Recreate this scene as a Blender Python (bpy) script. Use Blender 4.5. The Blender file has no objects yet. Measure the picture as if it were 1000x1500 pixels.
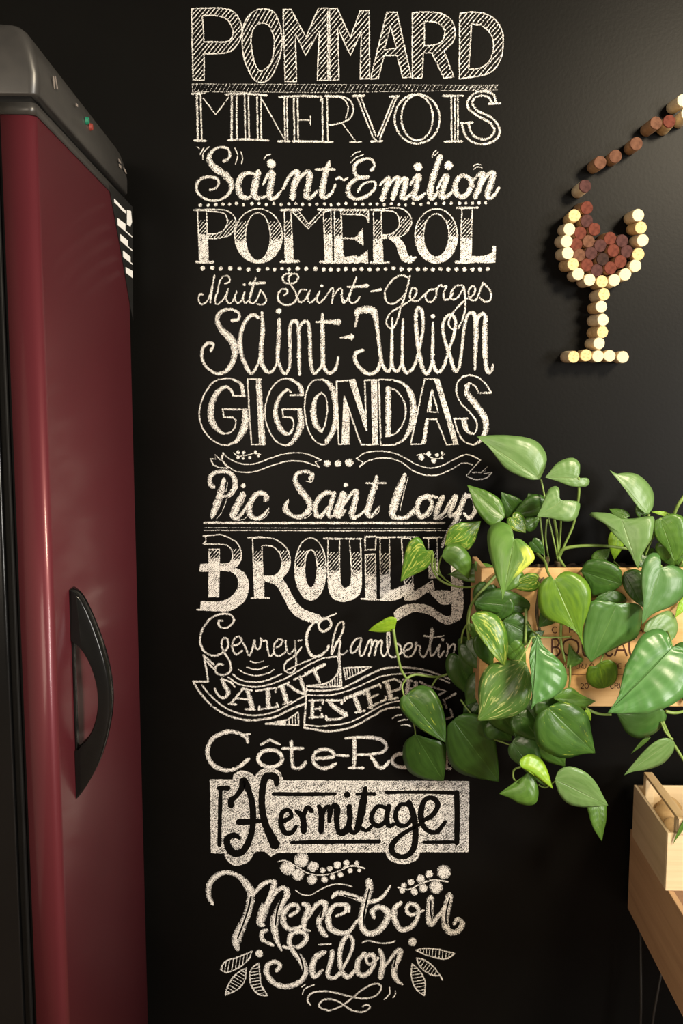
import bpy, bmesh, math, random
from mathutils import Vector, Matrix, noise
random.seed(7)
SC = bpy.context.scene
COL = SC.collection

# ---------------------------------------------------------------- camera
F_PX, PITCH, CAM = 1400.0, math.atan(165 / 1400.0), Vector((0.0, -1.8, 1.35))
cd = bpy.data.cameras.new('camera'); cam = bpy.data.objects.new('camera', cd); COL.objects.link(cam)
cd.sensor_fit = 'HORIZONTAL'; cd.sensor_width = 36.0; cd.lens = 36.0 * F_PX / 1000.0
cd.clip_start = 0.02
cam.location = CAM; cam.rotation_euler = (math.pi / 2 - PITCH, 0, 0)
SC.camera = cam

# ---------------------------------------------------------------- world, lights, exposure
w = bpy.data.worlds.new('world'); SC.world = w; w.use_nodes = True
w.node_tree.nodes['Background'].inputs[0].default_value = (1.0, 0.86, 0.70, 1)
w.node_tree.nodes['Background'].inputs[1].default_value = 0.12

def area(name, loc, target, sx, sy, energy, color):
    d = bpy.data.lights.new(name, 'AREA'); d.shape = 'RECTANGLE'; d.size = sx; d.size_y = sy
    d.energy = energy; d.color = color
    o = bpy.data.objects.new(name, d); COL.objects.link(o); o.location = loc
    o.rotation_euler = (Vector(target) - Vector(loc)).to_track_quat('-Z', 'Z').to_euler()
    return o
area('ceiling_lamp', (1.35, -1.7, 2.3), (0.3, 0, 1.15), 0.4, 0.4, 60, (1.0, 0.85, 0.62))
area('window_daylight', (2.9, -3.3, 1.5), (-0.1, 0, 1.15), 0.4, 2.0, 135, (1.0, 0.95, 0.88))
area('room_fill', (-1.0, -3.9, 1.5), (0.5, 0, 0.9), 1.2, 1.4, 42, (1.0, 0.86, 0.68))  # added fill from behind left, stands in for light bounced by the room
SC.view_settings.view_transform = 'Standard'; SC.view_settings.look = 'None'
SC.view_settings.gamma = 1.0; SC.view_settings.use_curve_mapping = False
SC.view_settings.exposure = 0.0
SC.cycles.transparent_max_bounces = 24

# ---------------------------------------------------------------- helpers
CT, ST = math.cos(PITCH), math.sin(PITCH)
def ray(px, py):
    a, b = (px - 500) / F_PX, -(py - 750) / F_PX
    return Vector((a, CT + b * ST, -ST + b * CT))
def at(px, py, k=0.0):
    """point seen at px, py that stands k metres in front of the board"""
    d = ray(px, py); return CAM + d * ((-k - CAM.y) / d.y)
def atx(px, py, X):
    d = ray(px, py); return CAM + d * ((X - CAM.x) / d.x)

def mesh(name, verts, faces, mats, parent=None, smooth=False, midx=None, uvs=None):
    me = bpy.data.meshes.new(name); me.from_pydata([tuple(v) for v in verts], [], faces)
    for m in (mats if isinstance(mats, (list, tuple)) else [mats]): me.materials.append(m)
    if midx: me.polygons.foreach_set('material_index', midx)
    if uvs:
        l = me.uv_layers.new(name='uv'); flat = []
        for f in faces:
            for i in f: flat += uvs[i]
        l.data.foreach_set('uv', flat)
    if smooth: me.polygons.foreach_set('use_smooth', [True] * len(me.polygons))
    me.update()
    o = bpy.data.objects.new(name, me); COL.objects.link(o)
    if parent: o.parent = parent
    return o
def from_bm(name, bm, mats, parent=None, smooth=False):
    bmesh.ops.recalc_face_normals(bm, faces=bm.faces)
    me = bpy.data.meshes.new(name); bm.to_mesh(me); bm.free()
    for m in (mats if isinstance(mats, (list, tuple)) else [mats]): me.materials.append(m)
    if smooth: me.polygons.foreach_set('use_smooth', [True] * len(me.polygons))
    o = bpy.data.objects.new(name, me); COL.objects.link(o)
    if parent: o.parent = parent
    return o
def tag(o, label=None, cat=None, group=None, kind=None):
    if label: o['label'] = label
    if cat: o['category'] = cat
    if group: o['group'] = group
    if kind: o['kind'] = kind
    return o
def empty(name, loc=(0, 0, 0), rz=0.0):
    o = bpy.data.objects.new(name, None); COL.objects.link(o); o.location = loc; o.rotation_euler = (0, 0, rz)
    o.empty_display_size = 0.05
    return o
def box_bm(lo, hi, bevel=0.0, seg=2, bm=None):
    own = bm is None
    b = bmesh.new()
    bmesh.ops.create_cube(b, size=1)
    for v in b.verts: v.co = Vector([(lo[i] + hi[i]) / 2 + v.co[i] * (hi[i] - lo[i]) for i in range(3)])
    if bevel: bmesh.ops.bevel(b, geom=list(b.edges), offset=bevel, segments=seg, affect='EDGES', profile=0.5)
    if own: return b
    me = bpy.data.meshes.new('t'); b.to_mesh(me); bm.from_mesh(me); bpy.data.meshes.remove(me); b.free()
    return bm
def box(name, lo, hi, mat, parent=None, bevel=0.0, seg=2, smooth=False):
    return from_bm(name, box_bm(lo, hi, bevel, seg), mat, parent, smooth)
def crom(pts, n=6, closed=False):
    """curve through pts (tuples, last item True = corner)"""
    N = len(pts); out = []
    rng = range(N if closed else N - 1)
    for i in rng:
        p1, p2 = pts[i], pts[(i + 1) % N]
        c1, c2 = p1[-1], p2[-1]
        if c1 and c2:
            out.append(p1[:-1]); continue
        p0 = pts[i - 1] if (i > 0 or closed) else p1
        p3 = pts[(i + 2) % N] if (i + 2 < N or closed) else p2
        if c1: p0 = p1
        if c2: p3 = p2
        for s in range(n):
            t = s / n; t2 = t * t; t3 = t2 * t
            out.append(tuple(0.5 * (2 * p1[j] + (p2[j] - p0[j]) * t + (2 * p0[j] - 5 * p1[j] + 4 * p2[j] - p3[j]) * t2
                       + (3 * p1[j] - p0[j] - 3 * p2[j] + p3[j]) * t3) for j in range(len(p1) - 1)))
    if not closed: out.append(pts[-1][:-1])
    return out
def tube(pts, radii, sides=8, bm=None):
    """round bar through points, joined into bm"""
    bm = bm or bmesh.new(); rings = []
    n = len(pts); pts = [Vector(p) for p in pts]
    up = None
    for i, p in enumerate(pts):
        t = (pts[min(i + 1, n - 1)] - pts[max(i - 1, 0)]).normalized()
        if up is None: up = t.orthogonal().normalized()
        up = (up - t * up.dot(t)).normalized(); sd = t.cross(up)
        r = radii[i] if isinstance(radii, (list, tuple)) else radii
        rings.append([bm.verts.new(p + (up * math.cos(a) + sd * math.sin(a)) * r) for a in [2 * math.pi * k / sides for k in range(sides)]])
    for a, b in zip(rings, rings[1:]):
        for k in range(sides): bm.faces.new((a[k], a[(k + 1) % sides], b[(k + 1) % sides], b[k]))
    bm.faces.new(rings[0][::-1]); bm.faces.new(rings[-1])
    return bm

# ---------------------------------------------------------------- materials
def newmat(name):
    m = bpy.data.materials.new(name); m.use_nodes = True
    return m, m.node_tree, m.node_tree.nodes['Principled BSDF']
def N(nt, typ, **kw):
    n = nt.nodes.new(typ)
    for k, v in kw.items():
        if k in n.inputs: n.inputs[k].default_value = v
        else: setattr(n, k, v)
    return n
def ramp(nt, fac, stops):
    r = nt.nodes.new('ShaderNodeValToRGB'); e = r.color_ramp.elements
    while len(e) < len(stops): e.new(0.5)
    for i, (p, c) in enumerate(stops): e[i].position = p; e[i].color = (*c, 1) if len(c) == 3 else c
    nt.links.new(fac, r.inputs[0]); return r.outputs[0]
def noisy(name, c1, c2, scale=(20, 20, 20), rough=0.5, nscale=1.0, detail=4, metallic=0.0, spec=0.5, bump=0.0, lo=.3, hi=.7, coat=0.0):
    m, nt, b = newmat(name)
    tc = N(nt, 'ShaderNodeTexCoord'); mp = N(nt, 'ShaderNodeMapping'); mp.inputs['Scale'].default_value = scale
    nt.links.new(tc.outputs['Object'], mp.inputs[0])
    n = N(nt, 'ShaderNodeTexNoise', Scale=nscale, Detail=detail); nt.links.new(mp.outputs[0], n.inputs['Vector'])
    nt.links.new(ramp(nt, n.outputs[0], [(lo, c1), (hi, c2)]), b.inputs['Base Color'])
    b.inputs['Roughness'].default_value = rough; b.inputs['Metallic'].default_value = metallic
    b.inputs['Specular IOR Level'].default_value = spec; b.inputs['Coat Weight'].default_value = coat; b.inputs['Coat Roughness'].default_value = .16
    if bump:
        bp = N(nt, 'ShaderNodeBump', Strength=bump, Distance=0.001); nt.links.new(n.outputs[0], bp.inputs['Height'])
        nt.links.new(bp.outputs[0], b.inputs['Normal'])
    return m

def board_shader(nt):
    b = nt.nodes.new('ShaderNodeBsdfPrincipled')
    tc = N(nt, 'ShaderNodeTexCoord')
    n = N(nt, 'ShaderNodeTexNoise', Scale=3.0, Detail=6); nt.links.new(tc.outputs['Object'], n.inputs['Vector'])
    n2 = N(nt, 'ShaderNodeTexNoise', Scale=160.0, Detail=3); nt.links.new(tc.outputs['Object'], n2.inputs['Vector'])
    nt.links.new(ramp(nt, n.outputs[0], [(.35, (.0024, .0023, .0021)), (.75, (.0042, .0040, .0036))]), b.inputs['Base Color'])
    b.inputs['Roughness'].default_value = BOARD_ROUGH; b.inputs['Specular IOR Level'].default_value = BOARD_SPEC
    bp = N(nt, 'ShaderNodeBump', Strength=0.15, Distance=0.0008); nt.links.new(n2.outputs[0], bp.inputs['Height'])
    nt.links.new(bp.outputs[0], b.inputs['Normal'])
    return b
BOARD_ROUGH, BOARD_SPEC = 0.40, 0.10
def m_board():
    m = bpy.data.materials.new('blackboard_paint'); m.use_nodes = True; nt = m.node_tree
    nt.nodes.remove(nt.nodes['Principled BSDF']); b = board_shader(nt)
    nt.links.new(b.outputs[0], nt.nodes['Material Output'].inputs[0]); return m
def m_chalk(name, bare=False, color=(.90, .88, .84)):
    """chalk grain: strokes let the board through between grains; uv = (distance from the stroke's edge, pressure)"""
    m = bpy.data.materials.new(name); m.use_nodes = True; nt = m.node_tree; L = nt.links
    nt.nodes.remove(nt.nodes['Principled BSDF'])
    if bare: sh = board_shader(nt)
    else:
        sh = nt.nodes.new('ShaderNodeBsdfPrincipled'); sh.inputs['Base Color'].default_value = (*color, 1)
        sh.inputs['Roughness'].default_value = 0.95; sh.inputs['Specular IOR Level'].default_value = 0.1
    tc = N(nt, 'ShaderNodeTexCoord'); uv = N(nt, 'ShaderNodeSeparateXYZ'); L.new(tc.outputs['UV'], uv.inputs[0])
    n = N(nt, 'ShaderNodeTexNoise', Scale=620.0, Detail=2, Roughness=.6); L.new(tc.outputs['Object'], n.inputs['Vector'])
    n2 = N(nt, 'ShaderNodeTexNoise', Scale=90.0, Detail=2); L.new(tc.outputs['Object'], n2.inputs['Vector'])
    def M(op, a, b=None, clamp=False):
        x = nt.nodes.new('ShaderNodeMath'); x.operation = op; x.use_clamp = clamp
        for i, v in enumerate((a, b)):
            if v is None: continue
            if isinstance(v, (int, float)): x.inputs[i].default_value = v
            else: L.new(v, x.inputs[i])
        return x.outputs[0]
    edge = M('POWER', uv.outputs[0], 0.55 if not bare else .3)
    s = M('ADD', M('MULTIPLY', edge, 0.62), M('MULTIPLY', uv.outputs[1], 0.42 if not bare else .6))
    s = M('ADD', s, M('MULTIPLY', M('SUBTRACT', n.outputs[0], 0.5), 2.6 if not bare else 1.2))
    s = M('ADD', s, M('MULTIPLY', M('SUBTRACT', n2.outputs[0], 0.5), 0.7 if not bare else .1))
    a = M('MULTIPLY', M('SUBTRACT', s, 0.50), 2.6 if not bare else 5.0, True)
    if not bare: a = M('MULTIPLY', a, 0.92)
    tr = nt.nodes.new('ShaderNodeBsdfTransparent'); mx = nt.nodes.new('ShaderNodeMixShader')
    L.new(a, mx.inputs[0]); L.new(tr.outputs[0], mx.inputs[1]); L.new(sh.outputs[0], mx.inputs[2])
    L.new(mx.outputs[0], nt.nodes['Material Output'].inputs[0])
    return m
M_BOARD, M_CHALK, M_BARE = m_board(), m_chalk('white_chalk'), m_chalk('wiped_board', True)

def m_wood(name, c1, c2, axis=0, rough=.55, scale=1.0):
    m, nt, b = newmat(name); L = nt.links
    tc = N(nt, 'ShaderNodeTexCoord'); mp = N(nt, 'ShaderNodeMapping')
    s = [38 * scale] * 3; s[axis] = 1.6 * scale; mp.inputs['Scale'].default_value = s
    L.new(tc.outputs['Object'], mp.inputs[0])
    n = N(nt, 'ShaderNodeTexNoise', Scale=1.0, Detail=5, Distortion=.6); L.new(mp.outputs[0], n.inputs['Vector'])
    n2 = N(nt, 'ShaderNodeTexNoise', Scale=7.0, Detail=3); L.new(mp.outputs[0], n2.inputs['Vector'])
    mx = N(nt, 'ShaderNodeMath', operation='ADD'); L.new(n.outputs[0], mx.inputs[0])
    k = N(nt, 'ShaderNodeMath', operation='MULTIPLY'); k.inputs[1].default_value = .3; L.new(n2.outputs[0], k.inputs[0]); L.new(k.outputs[0], mx.inputs[1])
    L.new(ramp(nt, mx.outputs[0], [(.42, c1), (.85, c2)]), b.inputs['Base Color'])
    b.inputs['Roughness'].default_value = rough; b.inputs['Specular IOR Level'].default_value = .3
    bp = N(nt, 'ShaderNodeBump', Strength=.15, Distance=.0006); L.new(mx.outputs[0], bp.inputs['Height']); L.new(bp.outputs[0], b.inputs['Normal'])
    return m
def m_leaf(name, base, dark, vari=0.0, rough=.32, vcol=(.62, .72, .16), ribs=.5, patch=False):
    m, nt, b = newmat(name); L = nt.links
    tc = N(nt, 'ShaderNodeTexCoord'); sp = N(nt, 'ShaderNodeSeparateXYZ'); L.new(tc.outputs['UV'], sp.inputs[0])
    oi = N(nt, 'ShaderNodeObjectInfo')
    def M(op, a, b2=None, c=None, clamp=False):
        x = nt.nodes.new('ShaderNodeMath'); x.operation = op; x.use_clamp = clamp
        for i, v in enumerate((a, b2, c)):
            if v is None: continue
            if isinstance(v, (int, float)): x.inputs[i].default_value = v
            else: L.new(v, x.inputs[i])
        return x.outputs[0]
    U, V = sp.outputs[0], sp.outputs[1]
    across = M('ABSOLUTE', M('SUBTRACT', V, .5))                       # 0 at the midrib, .5 at the rim
    off = M('MULTIPLY', oi.outputs['Random'], 37.0)
    cv = N(nt, 'ShaderNodeCombineXYZ'); L.new(M('ADD', M('MULTIPLY', U, 3.0), off), cv.inputs[0]); L.new(M('MULTIPLY', V, 9.0), cv.inputs[1])
    n = N(nt, 'ShaderNodeTexNoise', Scale=1.0, Detail=3); L.new(cv.outputs[0], n.inputs['Vector'])
    col = ramp(nt, n.outputs[0], [(.35, dark), (.65, base)])
    # cream and lime flecks, long in the direction of the side veins
    cv2 = N(nt, 'ShaderNodeCombineXYZ'); L.new(M('ADD', M('MULTIPLY', M('ADD', U, M('MULTIPLY', across, .5)), 5.0), off), cv2.inputs[0]); L.new(M('MULTIPLY', V, 17.0), cv2.inputs[1])
    n2 = N(nt, 'ShaderNodeTexNoise', Scale=1.0, Detail=4, Roughness=.62); L.new(cv2.outputs[0], n2.inputs['Vector'])
    th = .74 - vari * .17
    fm = M('MULTIPLY', M('SUBTRACT', n2.outputs[0], th), 14.0, None, True)
    if patch:     # one cream patch on the rim of one lobe
        pm = M('MULTIPLY', M('ADD', M('SUBTRACT', .27, V), M('MULTIPLY', M('SUBTRACT', n2.outputs[0], .5), .5)), 12.0, None, True)
        pu = M('MULTIPLY', M('SUBTRACT', .26, M('ABSOLUTE', M('SUBTRACT', U, .42))), 9.0, None, True)
        fm = M('MAXIMUM', fm, M('MULTIPLY', pm, pu))
    mx = nt.nodes.new('ShaderNodeMix'); mx.data_type = 'RGBA'; L.new(fm, mx.inputs[0]); L.new(col, mx.inputs[6]); mx.inputs[7].default_value = (*vcol, 1)
    rib = M('SUBTRACT', 1.0, M('MULTIPLY', across, 55.0), None, True)
    mr = nt.nodes.new('ShaderNodeMix'); mr.data_type = 'RGBA'; L.new(M('MULTIPLY', rib, .45), mr.inputs[0]); L.new(mx.outputs[2], mr.inputs[6])
    mr.inputs[7].default_value = (min(1, base[0] * 1.9), min(1, base[1] * 1.5), min(1, base[2] * 1.8), 1)
    L.new(mr.outputs[2], b.inputs['Base Color'])
    b.inputs['Roughness'].default_value = rough; b.inputs['Specular IOR Level'].default_value = .55
    veins = M('SINE', M('MULTIPLY', M('SUBTRACT', U, M('MULTIPLY', across, .35)), 46.0))
    h = M('ADD', M('MULTIPLY', veins, M('MULTIPLY', across, .9)), M('MULTIPLY', rib, -1.2))
    h = M('ADD', h, M('MULTIPLY', n.outputs[0], 1.5 if ribs < 1 else .2))
    bp = N(nt, 'ShaderNodeBump', Strength=ribs, Distance=.0009 if ribs < 1 else .0022); L.new(h, bp.inputs['Height']); L.new(bp.outputs[0], b.inputs['Normal'])
    tl = nt.nodes.new('ShaderNodeBsdfTranslucent'); tl.inputs[0].default_value = (base[0] * 1.6, base[1] * 1.6, base[2] * .8, 1)
    sm = nt.nodes.new('ShaderNodeMixShader'); sm.inputs[0].default_value = .18
    L.new(b.outputs[0], sm.inputs[1]); L.new(tl.outputs[0], sm.inputs[2]); L.new(sm.outputs[0], nt.nodes['Material Output'].inputs[0])
    return m
# ================================================================ the room
wall = mesh('wall_back', [(-1.3, 0, 0), (2.2, 0, 0), (2.2, 0, 2.6), (-1.3, 0, 2.6), (-1.3, .1, 0), (2.2, .1, 0), (2.2, .1, 2.6), (-1.3, .1, 2.6)],
            [(0, 1, 2, 3), (5, 4, 7, 6), (4, 0, 3, 7), (1, 5, 6, 2), (3, 2, 6, 7), (4, 5, 1, 0)], M_BOARD)
tag(wall, 'matt black chalkboard wall', kind='structure')
M_PLAST = noisy('white_plaster', (.42, .39, .34), (.5, .46, .4), (8, 8, 8), .8)
tag(box('wall_left', (-1.4, -3.6, 0), (-1.3, .1, 2.6), M_PLAST), 'plain plaster wall behind the refrigerator', kind='structure')
tag(box('floor', (-1.4, -4.6, -.1), (2.2, .1, 0), m_wood('floor_boards', (.12, .06, .03), (.2, .11, .055), 1)), 'dark timber floor', kind='structure')

# ================================================================ chalk strokes
class Ribbon:
    def __init__(s): s.v, s.f, s.uv, s.mi = [], [], [], []
    layer = 0
    def stroke(s, pts, dens=.8, mat=0, jit=.12, k0=.0003, cap=True):
        """pts: (x, y, width) in photograph pixels, on the plane k0 in front of the board"""
        n = len(pts)
        if n < 2: return
        Ribbon.layer += 1
        k = k0 + Ribbon.layer * 1.2e-6 % .0024
        rows = []
        if cap:
            (x0, y0, w0), (x1, y1, _) = pts[0], pts[1]
            d = math.hypot(x1 - x0, y1 - y0) or 1
            pts = [(x0 - (x1 - x0) / d * w0 * .35, y0 - (y1 - y0) / d * w0 * .35, w0 * .35)] + list(pts)
            (x0, y0, w0), (x1, y1, _) = pts[-1], pts[-2]
            d = math.hypot(x1 - x0, y1 - y0) or 1
            pts = pts + [(x0 - (x1 - x0) / d * w0 * .35, y0 - (y1 - y0) / d * w0 * .35, w0 * .35)]
            n = len(pts)
        for i, (x, y, wd) in enumerate(pts):
            a, b = pts[max(0, i - 1)], pts[min(n - 1, i + 1)]
            dx, dy = b[0] - a[0], b[1] - a[1]; d = math.hypot(dx, dy) or 1
            nx, ny = -dy / d, dx / d
            x += random.uniform(-jit, jit); y += random.uniform(-jit, jit); h = wd * random.uniform(.92, 1.1) / 2
            base = len(s.v)
            for q, e in ((-1, 0), (0, 1), (1, 0)):
                s.v.append(at(x + nx * h * q, y + ny * h * q, k)); s.uv.append((e, dens))
            rows.append(base)
        for a, b in zip(rows, rows[1:]):
            s.f += [(a, a + 1, b + 1, b), (a + 1, a + 2, b + 2, b + 1)]; s.mi += [mat, mat]
    def dot(s, x, y, r, dens=.9, mat=0, k0=.0003):
        Ribbon.layer += 1; k = k0 + Ribbon.layer * 1.2e-6 % .0024
        c = len(s.v); s.v.append(at(x, y, k)); s.uv.append((1, dens)); nn = 14
        wob = [random.uniform(.94, 1.08) for _ in range(nn)]
        for fr_, e in ((.72, .8), (1.14, 0)):
            for i in range(nn):
                a = 2 * math.pi * i / nn; rr = r * wob[i] * fr_
                s.v.append(at(x + math.cos(a) * rr, y + math.sin(a) * rr, k)); s.uv.append((e, dens))
        for i in range(nn):
            j = (i + 1) % nn
            s.f += [(c, c + 1 + i, c + 1 + j), (c + 1 + i, c + 1 + nn + i, c + 1 + nn + j, c + 1 + j)]; s.mi += [mat, mat]
    def hatch(s, loops, ang, sp, wd, dens, ylo=None, yhi=None, jit=.3, densf=None, cap=True):
        ca, sa = math.cos(math.radians(ang)), math.sin(math.radians(ang))
        R = [[(x * ca - y * sa, x * sa + y * ca) for x, y in lp] for lp in loops]   # lines run up to the right
        ys = [p[1] for lp in R for p in lp]; y = min(ys) + sp * .5
        while y < max(ys):
            xs = []
            for lp in R:
                for i in range(len(lp)):
                    (xa, ya), (xb, yb) = lp[i], lp[(i + 1) % len(lp)]
                    if (ya > y) != (yb > y): xs.append(xa + (y - ya) * (xb - xa) / (yb - ya))
            xs.sort()
            for xa, xb in zip(xs[::2], xs[1::2]):
                if xb - xa < .8: continue
                P = [(xa * ca + y * sa, -xa * sa + y * ca), (xb * ca + y * sa, -xb * sa + y * ca)]
                if ylo is not None:
                    (x1, y1), (x2, y2) = P
                    if abs(y2 - y1) < 1e-6:
                        if not (ylo <= y1 <= yhi): continue
                    else:
                        t1, t2 = sorted(((ylo - y1) / (y2 - y1), (yhi - y1) / (y2 - y1)))
                        t1, t2 = max(0, t1), min(1, t2)
                        if t2 - t1 < .05: continue
                        P = [(x1 + (x2 - x1) * t1, y1 + (y2 - y1) * t1), (x1 + (x2 - x1) * t2, y1 + (y2 - y1) * t2)]
                dn = densf(P[0][1]) if densf else dens
                s.stroke([(*P[0], wd), (*P[1], wd)], dn * random.uniform(.9, 1.1), jit=jit, cap=cap)
            y += sp * random.uniform(.9, 1.1)
    def build(s, name, mats, parent):
        return mesh(name, s.v, s.f, mats, parent, midx=s.mi, uvs=s.uv)

def parse(txt, T, width=False):
    out = []
    for part in txt.split('|'):
        pts = []
        for tok in part.split():
            if tok.startswith('e:'):
                cx, cy, rx, ry = map(float, tok[2:].split(','))
                for i in range(20):
                    a = 2 * math.pi * i / 20
                    pts.append((*T(cx + rx * math.cos(a), cy + ry * math.sin(a)), False))
                continue
            cor = tok.endswith('*'); v = list(map(float, tok.rstrip('*').split(',')))
            pts.append((*T(v[0], v[1]), *v[2:], cor))
        if pts: out.append(pts)
    return out

def draw(rb, text):
    ox = oy = 0.0; sc = 1.0
    for line in text.strip().splitlines():
        op, _, rest = line.strip().partition(' ')
        T = lambda x, y: (ox + x / sc, oy + y / sc)
        if op == 'c':
            ox, oy, sc = map(float, rest.split()); continue
        opd = .85
        if op.startswith('v:'): opd = float(op[2:]); op = 'v'
        if op in 'v b'.split():
            for p in parse(rest, T):
                q = crom(p, 6)
                rb.stroke(q, opd if op == 'v' else 1.0, 0 if op == 'v' else 1, jit=.12 if op == 'v' else .05)
                if op == 'v':     # a second lighter pass gives thick strokes their grainy body
                    big = [(x, y, wd * .6) for x, y, wd in q]
                    if max(wd for *_, wd in q) > 5: rb.stroke(big, .7, 0)
            continue
        if op == 'd':
            dn, rest = rest.split(' ', 1)
            for p in parse(rest, T)[0]: rb.dot(p[0], p[1], p[2], float(dn))
            continue
        if op == 'bd':
            for p in parse(rest, T)[0]: rb.dot(p[0], p[1], p[2], 1, 1)
            continue
        if op in 'p l o'.split():
            wd, rest = rest.split(' ', 1); wd, _, dn = wd.partition(':'); wd = float(wd) * 1.12; dn = float(dn or .72)
            for p in parse(rest, T):
                if op == 'l': p = [(*q[:-1], True) for q in p]
                q = crom(p, 6, op == 'o')
                if op == 'o': q = q + q[:1]
                q2 = []
                for a, b in zip(q, q[1:]):
                    m = max(1, int(math.hypot(b[0] - a[0], b[1] - a[1]) / 9))
                    q2 += [(a[0] + (b[0] - a[0]) * i / m, a[1] + (b[1] - a[1]) * i / m) for i in range(m)]
                q2.append(q[-1])
                rb.stroke([(x, y, wd) for x, y in q2], dn, jit=.2)
            continue
        if op in ('oh', 'h', 'f', 'f2', 'g'):
            a = rest.split(' ')
            if op == 'oh': wd, ang, sp, hw, dn = a[:5]; body = ' '.join(a[5:])
            elif op == 'h': ang, sp, hw, dn = a[:4]; body = ' '.join(a[4:]); wd = None
            elif op in ('f', 'f2'): dn = a[0]; body = ' '.join(a[1:]); wd = None
            else: yh, yf = float(a[0]), float(a[1]); body = ' '.join(a[2:]); wd = '2.3'
            loops = [crom(p, 6, True) for p in parse(body, T)]
            if wd:
                ow, _, od = wd.partition(':')
                for lp in loops:
                    q2 = []
                    for p, q in zip(lp, lp[1:] + lp[:1]):
                        m = max(1, int(math.hypot(q[0] - p[0], q[1] - p[1]) / 9))
                        q2 += [(p[0] + (q[0] - p[0]) * i / m, p[1] + (q[1] - p[1]) * i / m) for i in range(m)]
                    rb.stroke([(x, y, float(ow)) for x, y in q2 + q2[:1]], float(od or .72), jit=.2)
            if op in ('oh', 'h'): rb.hatch(loops, float(ang), float(sp), float(hw), float(dn))
            elif op == 'f': rb.hatch(loops, 8, 1.9, 3.1, float(dn), jit=.15, cap=False)
            elif op == 'f2': rb.hatch(loops, 37, 3.6, 3.0, float(dn), jit=.4, cap=False)
            else:
                Yh, Yf = oy + yh / sc, oy + yf / sc
                rb.hatch(loops, 50, 3.7, 1.7, .6, Yh, Yf + 3)
                rb.hatch(loops, 40, 2.2, 3.0, .8, Yf - 3, 1e9, densf=lambda y: .62 + .3 * min(1, max(0, (y - Yf) / 14)), cap=False)
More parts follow.
